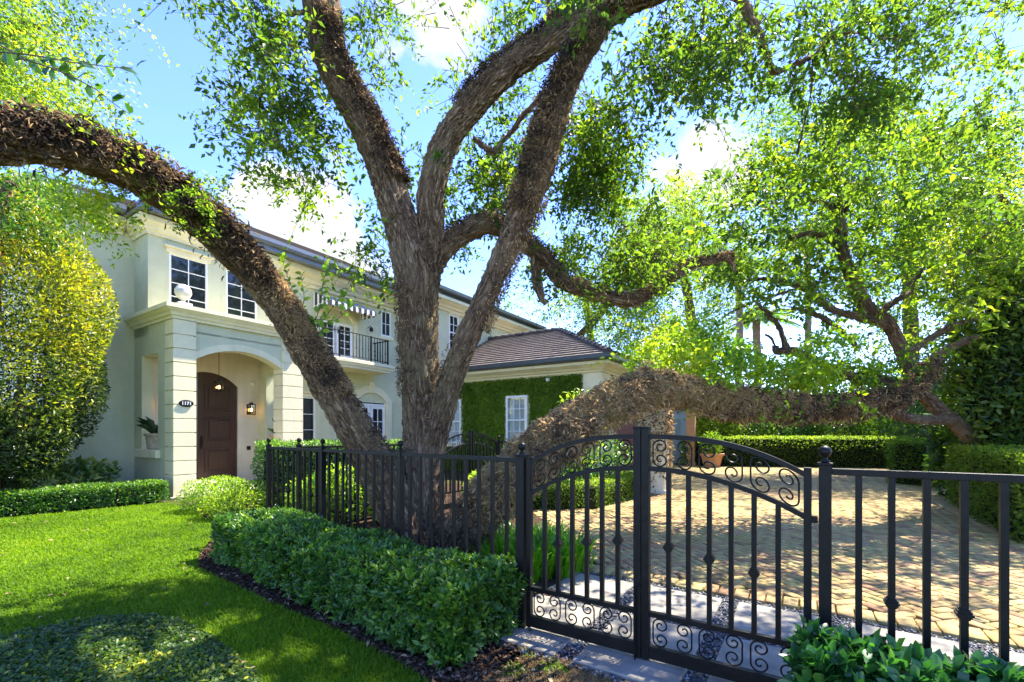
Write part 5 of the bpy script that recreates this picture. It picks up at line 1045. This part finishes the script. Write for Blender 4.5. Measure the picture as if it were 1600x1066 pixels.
shoot(oak,'leafy_shoot',[[(-30,80,2.5),(40,85,2.45),(110,97,2.4),(150,102,2.4),(185,106,2.4),(212,106,2.4)],[(20,88,2.45),(90,110,2.4),(150,140,2.4),(175,160,2.4),(202,178,2.4)],[(-20,60,2.5),(60,100,2.45),(120,112,2.4)]],.075,MAT['hedgeleaf'],.055,.005,.5,.35,.12)
# hanging withered strands near the left limb
# ---- second oak at the right
B2=MAT['bark2']; O2=gnd(1512,800)
oak2=thing('live_oak','second live oak with sinuous spreading branches right of the driveway','tree',(float(O2[0]),float(O2[1]),0))
limb('trunk',[(1575,790,8.4,.24),(1545,725,8.3,.19),(1500,668,8.1,.14),(1458,632,7.9,.13),(1428,600,7.8,.13),(1410,555,7.8,.125),(1390,508,7.8,.13),(1352,478,7.8,.14),(1330,432,7.8,.12),(1318,395,7.8,.11),(1310,330,7.9,.095),(1305,275,8.,.075),(1290,235,8.,.055),(1275,200,8.,.04)],oak2,B2,.03,40,.1,1.)
for p in ([(1318,395,7.8,.08),(1296,374,7.8,.07),(1269,364,7.8,.06),(1240,372,7.8,.05),(1228,380,7.8,.035)],[(1390,508,7.8,.1),(1345,497,7.7,.09),(1300,484,7.6,.085),(1280,468,7.6,.08),(1250,448,7.6,.07),(1215,440,7.6,.055),(1185,436,7.6,.045),(1150,442,7.6,.03)],
  [(1340,545,7.5,.07),(1324,527,7.5,.065),(1292,500,7.5,.06),(1262,487,7.5,.05),(1238,481,7.5,.045)],[(1377,488,7.8,.08),(1400,470,7.8,.07),(1424,454,7.9,.06),(1440,420,7.9,.045)],[(1428,600,7.8,.11),(1445,575,7.8,.10),(1480,545,7.8,.09),(1525,528,7.8,.07)],[(1412,555,7.8,.09),(1445,535,7.8,.08),(1481,513,7.8,.07),(1538,492,7.8,.05)],
  [(1425,605,7.6,.12),(1377,594,7.4,.11),(1330,588,7.3,.10),(1277,566,7.3,.09),(1240,549,7.3,.085),(1214,549,7.3,.08),(1212,540,7.3,.06)],[(1228,545,7.3,.07),(1217,510,7.3,.05),(1200,490,7.3,.045),(1180,471,7.3,.03)],[(1180,471,7.3,.03),(1150,485,7.3,.028),(1130,496,7.3,.02)],[(1182,472,7.3,.028),(1215,460,7.4,.03),(1250,450,7.5,.03)],
  [(1214,548,7.3,.04),(1206,530,7.3,.035),(1195,522,7.3,.03)],[(1310,340,7.9,.06),(1290,318,7.9,.045),(1262,312,7.9,.035)],[(1312,345,7.9,.06),(1330,310,7.9,.05),(1360,275,7.9,.035)],[(1300,262,8.,.05),(1310,225,8.,.045),(1335,195,8.,.03)],[(1485,655,8.,.13),(1440,656,7.7,.10),(1400,648,7.3,.10),(1378,640,7.0,.09)]):
    limb('branch',p,oak2,B2,.03,20,.1,float(rng.random()*9))
def rb(px0,px1,py0,py1,n,d,sp,den,r=(30,60),tb=0.,lf=1.):
    return [(float(rng.uniform(px0,px1)),float(rng.uniform(py0,py1)),float(rng.uniform(*r)),float(rng.uniform(r[0]*.7,r[1]*.7)),float(d+rng.normal(0,sp*.6)),sp,den,lf,float(tb+rng.normal(0,.08))) for _ in range(n)]
LEAF4=rb(1190,1330,180,330,16,7.9,.6,.9)+rb(1330,1560,170,340,24,8.2,.8,.85)+rb(1180,1420,330,450,22,8.,.8,.75)+rb(1420,1600,330,470,20,8.,.8,.95,tb=.1)+rb(1100,1190,260,430,12,8.5,.8,.9)+rb(1330,1470,440,560,10,8.2,.6,.55,r=(20,40))+rb(1100,1230,420,475,8,8.,.5,.8,r=(20,40))+rb(1260,1340,565,595,6,7.6,.3,.9,r=(20,40),tb=.1)+rb(1440,1600,90,200,10,8.4,.8,.7)+rb(1250,1330,460,480,3,8.,.4,.5,r=(15,25))
crown(oak2,[(a,b,c,e,f,g,h*1.35,*ex) for a,b,c,e,f,g,h,*ex in LEAF4],MAT['oakleaf'],leaf=.11,w=.5,tint0=.42)
# ---------------------------------------------------------------- background trees, palms, neighbour
def far_tree(name,label,px,py,d,trunk_r,blobs,mat,leaf,tint0=.42,limbs=(),group=None,w=.5,twigs=False):
    g=np.array([(px-800)/F*d,d,0]); t=thing(name,label,'tree',tuple(g),0,group)
    top=min(b[1] for b in blobs); cy=float(np.mean([b[1] for b in blobs])); cx=float(np.mean([b[0] for b in blobs])); cd=float(np.mean([b[4] for b in blobs]))
    gy=Y0+F*CH/d
    limb('trunk',[(px,gy,d,trunk_r*1.3),(px+3,(gy+cy)/2,d,trunk_r),((px+cx)/2,cy,(d+cd)/2,trunk_r*.7),(cx,(cy+top)/2,cd,trunk_r*.3)],t,MAT['bark2'],.1,16,.1,float(rng.random()*9))
    for l in limbs: limb('branch',l,t,MAT['bark2'],.08,14,.1,float(rng.random()*9))
    crown(t,blobs,mat,leaf=leaf,tint0=tint0,w=w,twigs=twigs,per=11,tl=(.3,.8)); return t
far_tree('shade_tree','leafy shade tree behind the garage roof','' or 925,640,24,.28,rb(860,1000,400,510,16,24,1.5,1.0,r=(25,50))+rb(790,900,450,500,7,24,1.,.9,r=(15,30)),MAT['oakleaf'],.16,limbs=[[(905,525,23,.22),(935,495,23,.2),(960,460,23,.16),(985,430,23,.12)]])
far_tree('shade_tree','tall shade tree beyond the far hedge left of the palms',1085,640,21,.3,rb(1000,1130,300,470,30,21,1.6,1.3,r=(30,55),tb=.05)+rb(940,1130,440,570,16,20,1.5,1.3,r=(25,45),tb=.1),MAT['oakleaf'],.13,tint0=.5)
far_tree('shade_tree','bright green tree behind the mossy limb and the terracotta pot',1028,650,15,.18,rb(1020,1120,490,580,12,15,1.,1.1,r=(25,45),tb=.2),MAT['oakleaf'],.10,tint0=.6)
far_tree('shade_tree','tall tree behind the second oak on the right',1420,640,18,.3,rb(1200,1420,140,360,24,18,1.5,1.1,r=(35,65),tb=.0)+rb(1340,1600,180,420,36,17,1.5,1.3,r=(35,65),tb=.0)+rb(1360,1480,380,540,10,17,1.2,.7,r=(30,50),tb=.1),MAT['oakleaf'],.12)
far_tree('shade_tree','bushy tree under the second oak at the right end of the hedge',1450,650,13.5,.2,rb(1380,1560,540,650,16,13.5,.8,1.2,r=(30,50)),MAT['darkleaf'],.11,tint0=.4)
far_tree('shade_tree','leafy tree at the right edge with bright sunny leaves',1610,620,9.5,.2,rb(1500,1640,240,430,18,9.,.8,1.1,r=(35,60),tb=.25),MAT['oakleaf'],.075,tint0=.5,limbs=[[(1640,330,8.,.06),(1600,337,8.,.055),(1562,352,8.,.05),(1525,379,8.,.045),(1512,405,8.,.03)],[(1520,388,8.,.035),(1569,408,8.,.04),(1588,440,8.,.04),(1600,490,8.2,.05)]])
far_tree('shade_tree','feathery tree at the top left corner above the long limb',-60,500,6.2,.16,rb(-20,80,0,120,12,6.,.5,2.2,r=(30,55),tb=.1)+rb(80,160,10,110,8,6.,.4,.55,r=(20,40),tb=.15)+rb(-20,120,110,190,10,5.8,.4,1.8,r=(25,45),tb=.15)+rb(150,185,20,60,2,6.,.2,.4,r=(12,20)),MAT['oakleaf'],.06,tint0=.5,w=.45)
far_tree('shade_tree','green tree between the gold tipped tree and the long limb',-20,560,7.4,.14,rb(-20,70,265,380,10,7.2,.3,1.5,r=(25,45)),MAT['hedgeleaf'],.07,tint0=.5)
t=thing('shade_tree','tall tree beyond the right hedge mirrored in the upper house windows','tree',(24.,6.,0)); mb=MB(); mb.tube([(0,0,0),(.2,0,4),(0,.3,9)],[.3,.22,.1],12); obj('trunk',mb,MAT['twig'],t)
n=9000; v=rnd(n); pp=np.array([0,0,9.])+v*[4.5,6.,6.]*(.55+.45*rng.random((n,1)))*(1+.25*n3(v*3,1.3,2.))[:,None]; link('foliage',leaf_mesh('foliage',pp,rnd(n),rnd(n),rng.uniform(.3,.6,n),np.clip(rng.normal(.4,.2,n),0,1),w=.6,simple=True),MAT['darkleaf'],t)
# dense evergreen at the right edge
og=gnd(1580,775); c=at(1605,560,8.6)
bush('magnolia_tree','dark evergreen tree with big leaves at the right edge',(9.2,8.1,2.35),(1.22,1.1,2.05),.12,17000,MAT['darkleaf'],.5,.22,cat='tree',w=.4,shell=.22,newtop=.25,lump=.12,up=.4,solid=.78)
# shrubbery beyond the boundary hedge, each bush a thing
lab=['dark green broad shrub behind the boundary hedge near the pot','tall leafy shrub behind the middle of the boundary hedge','glossy shrub behind the boundary hedge under the mossy limb','yellow green shrub beyond the boundary hedge','sunlit variegated shrub beyond the boundary hedge','dark shrub at the right end beyond the boundary hedge','leafy bush left of the terracotta pot','dark background bush under the second oak']
for i,(px,py,d,rx,rz,mt,t0) in enumerate(((1165,668,21,1.5,1.3,'darkleaf',.6),(1235,662,21.5,1.6,1.4,'hedgeleaf',.6),(1300,662,21,1.5,1.3,'darkleaf',.6),(1370,668,21,1.5,1.1,'limeleaf',.35),(1425,662,20,1.4,1.2,'boxleaf',.6),(1490,655,16,1.5,1.5,'darkleaf',.4),(1120,650,20,.9,1.8,'boxleaf',.7),(1515,690,9.6,.75,1.25,'darkleaf',.32))):
    q=at(px,py,d); bush('garden_bush',lab[i],(q[0],q[1],max(q[2],rz*.8)),(rx,rx*.7,rz),.17,4200,MAT[mt],t0,.2,simple=True,shell=.5,w=.45)
def screen_hedge(): pass
hedge('tall_hedge','tall clipped screen hedge far behind the boundary hedge',[(3.,30),(14,29),(30,26)],1.5,3.4,.16,17000,MAT['darkleaf'],.5,.2,rough=.2,simple=True,fresh=.4,w=.5)
hedge('tall_hedge','tall dark screen hedge along the far right garden edge',[(13.5,9.5),(17,13),(19,18)],1.5,3.0,.14,12000,MAT['darkleaf'],.38,.2,rough=.2,simple=True,fresh=.3,w=.5)
# palms
def palm(label,px,d,py_crown,r,fr=True):
    g=((px-800)/F*d,d,0); h=CH+(Y0-py_crown)/F*d; t=thing('palm_tree',label,'palm tree',g,0); m=MB(); n=40
    m.tube([(0.05*math.sin(i*.3),0,h*i/n) for i in range(n+1)],[r*(1.25-.3*min(1,i/6)+.10*(i%2)) for i in range(n+1)],14); obj('trunk',m,MAT['palmbark'],t,smooth=False)
    PP=[];AX=[];NR=[];m=MB()
    for i in range(22):
        a=i*2.4; el=rng.uniform(-.1,1.2); L=rng.uniform(2.,2.8); pts=[]
        for j in range(13):
            s=j/12; pts.append(np.array([math.cos(a)*math.cos(el)*L*s,math.sin(a)*math.cos(el)*L*s,h+math.sin(el)*L*s-1.1*s*s]))
        m.tube([tuple(q) for q in pts],[.03*(1-.8*k/12) for k in range(13)],5); pts=np.array(pts); T=unit(np.gradient(pts,axis=0))
        for j in range(2,13):
            for f in (0,.33,.66):
                if j==12 and f: continue
                p=pts[j]+(pts[min(j+1,12)]-pts[j])*f
                sd=unit(np.cross(T[j],[0,0,1.]))
                for s in (-1,1): PP.append(p); AX.append(T[j]*.6+sd*s*.8+np.array([0,0,-.15])); NR.append(np.array([0,0,1.])+rng.normal(0,.2,3))
    o=obj('frond_stems',m,MAT['palmleaf'] if False else MAT['twig'],t); k=len(PP); link('fronds',leaf_mesh('fronds',np.array(PP),np.array(AX),np.array(NR),rng.uniform(.4,.7,k),rng.random(k),w=.09,simple=True),MAT['palmleaf'],t)
palm('palm with a slim trunk left of the other two palms',1155,29,420,.2); palm('palm with a thick ringed trunk seen in the sky gap',1183,31,500,.24); palm('palm with a slim trunk right of the sky gap',1262,30,380,.19)
# neighbour house
nb=thing('neighbour_house','cream neighbouring house with pink tile roof behind the garage','house',(9.5,36,0),.25)
mb=MB(); wall(mb,-6,6,0,6.4,0,.3,[(-1.,.2,4.2,5.5),(2.8,4.,4.2,5.5),(-4.5,-3.3,4.2,5.5)]); wall(mb,.3,9,0,6.4,-6,-5.7,plane='x'); wall(mb,.3,9,0,6.4,5.7,6,plane='x'); obj('wall',mb,MAT['ncream'] if 'ncream' in MAT else MAT['cream'],nb)
for x in (-1.,2.8,-4.5): window(nb,'window',x,4.2,1.2,1.3,.1,2,2,head=False)
mb=MB(); mb.box(-6.1,6.1,.35,.45,4.,6.); mb.v=[(a,b,c) for a,b,c in mb.v]; obj('room_lining',mb,MAT['bronze'],nb)
roof('roof',[((-6.7,-.7,6.3),(6.7,-.7,6.3),(2.,4.,8.3),(-2.,4.,8.3)),((6.7,-.7,6.3),(6.7,9.,6.3),(2.,4.,8.3),(2.,4.,8.3)),((-6.7,9.,6.3),(-6.7,-.7,6.3),(-2.,4.,8.3),(-2.,4.,8.3))],MAT['tile2'],nb,step=.4)
# covered colonnade by the driveway: ivy pillar and plain pillar
q=gnd(1026,772)
pz=thing('garden_pillar','rough pillar overgrown with dry creeper behind the centre of the gate','pillar',(q[0],q[1],0),HA); mb=MB(); mb.box(-.22,.22,-.22,.22,0,3.0); mb.box(-.27,.27,-.27,.27,0,.12); mb.box(-.27,.27,-.27,.27,2.9,3.0); obj('shaft',mb,MAT['stone'],pz,bevel=.01)
cr=thing('dry_creeper','dry creeper clinging to the rough pillar behind the gate','climbing plant',(q[0],q[1],0)); n=5200; a=rng.uniform(0,6.28,n); zz=rng.uniform(.1,3.1,n); k=rng.random(n)<np.clip(zz/1.6,.15,1); a,zz=a[k],zz[k]; n=len(a); R_=.27/np.maximum(np.abs(np.cos(a-HA)),np.abs(np.sin(a-HA)))*rng.uniform(.92,1.12,n); pp=np.stack([np.cos(a)*R_,np.sin(a)*R_,zz],1); out=np.stack([np.cos(a),np.sin(a),0*a],1)
link('foliage',leaf_mesh('foliage',pp,unit(out*.4+rnd(n)*.7+[0,0,-.5]),unit(out+rnd(n)*.6),rng.uniform(.05,.1,n),np.clip(rng.normal(.55,.25,n),0,1),w=.4),MAT['fern'],cr)
q=gnd(1080,729)
pz=thing('garden_pillar','plain orange pillar left of the terracotta pot','pillar',(q[0],q[1],0),HA); mb=MB(); mb.box(-.16,.16,-.16,.16,0,3.2); mb.box(-.2,.2,-.2,.2,0,.15); mb.box(-.2,.2,-.2,.2,3.1,3.2); obj('shaft',mb,MAT['pillarorange'] if 'pillarorange' in MAT else MAT['terracotta'],pz,bevel=.01)  # shaft in even terracotta orange
q=gnd(1112,731); t=thing('terracotta_pot','flared terracotta pot with a bushy plant at the end of the driveway','planter',(q[0],q[1],0)); m=MB(); m.lathe([(.27,0),(.30,.06),(.40,.46),(.46,.5),(.47,.57),(.42,.58),(.40,.5),(0,.48)],0,0,28); obj('pot',m,MAT['terracotta'],t,smooth=False)
n=900; v=rnd(n); pp=np.array([0,0,.95])+v*[.42,.42,.48]*(rng.random((n,1))**.4); link('foliage',leaf_mesh('foliage',pp,unit(v+rnd(n)*.7),unit(v+rnd(n)*.5),rng.uniform(.08,.16,n),np.clip(rng.normal(.5,.2,n),0,1),simple=True),MAT['boxleaf'],t)
# blue grey shed door/wall beyond pillars
p=gnd(1068,727); sh=thing('garden_shed','blue grey painted shed beside the orange pillar','shed',(p[0]-.1,p[1]+1.2,0),HA-PI/2+.4); mb=MB(); mb.box(-.9,.9,0,1.8,0,2.4); obj('wall',mb,plain('shed_blue',(.33,.42,.5),.7,.1,4,.1,40),sh,bevel=.01); mb=MB(); mb.box(-.4,.4,-.03,-.002,.02,2.0); obj('door',mb,plain('shed_door',(.22,.30,.38),.6,.1,4,.1,40),sh,bevel=.006); mb=MB(); mb.box(-1.05,1.05,-.15,1.95,2.402,2.5); obj('roof',mb,MAT['gutter'],sh)
# garden wall left of the house corner
gw=thing('garden_wall','pale scored garden wall at the far left behind the trees','wall',(-10.2,9.3,0),HA); mb=MB()
for i in range(4): mb.box(-3.2,1.6,0.,.25,.02+i*.45,.44+i*.45)
mb.box(-3.2,1.6,.01,.24,0,1.84); obj('wall',mb,MAT['stucco'],gw,bevel=.006); mb=MB(); mb.box(-3.25,1.65,-.05,.3,1.845,1.93); obj('coping',mb,MAT['trim'],gw,bevel=.008)
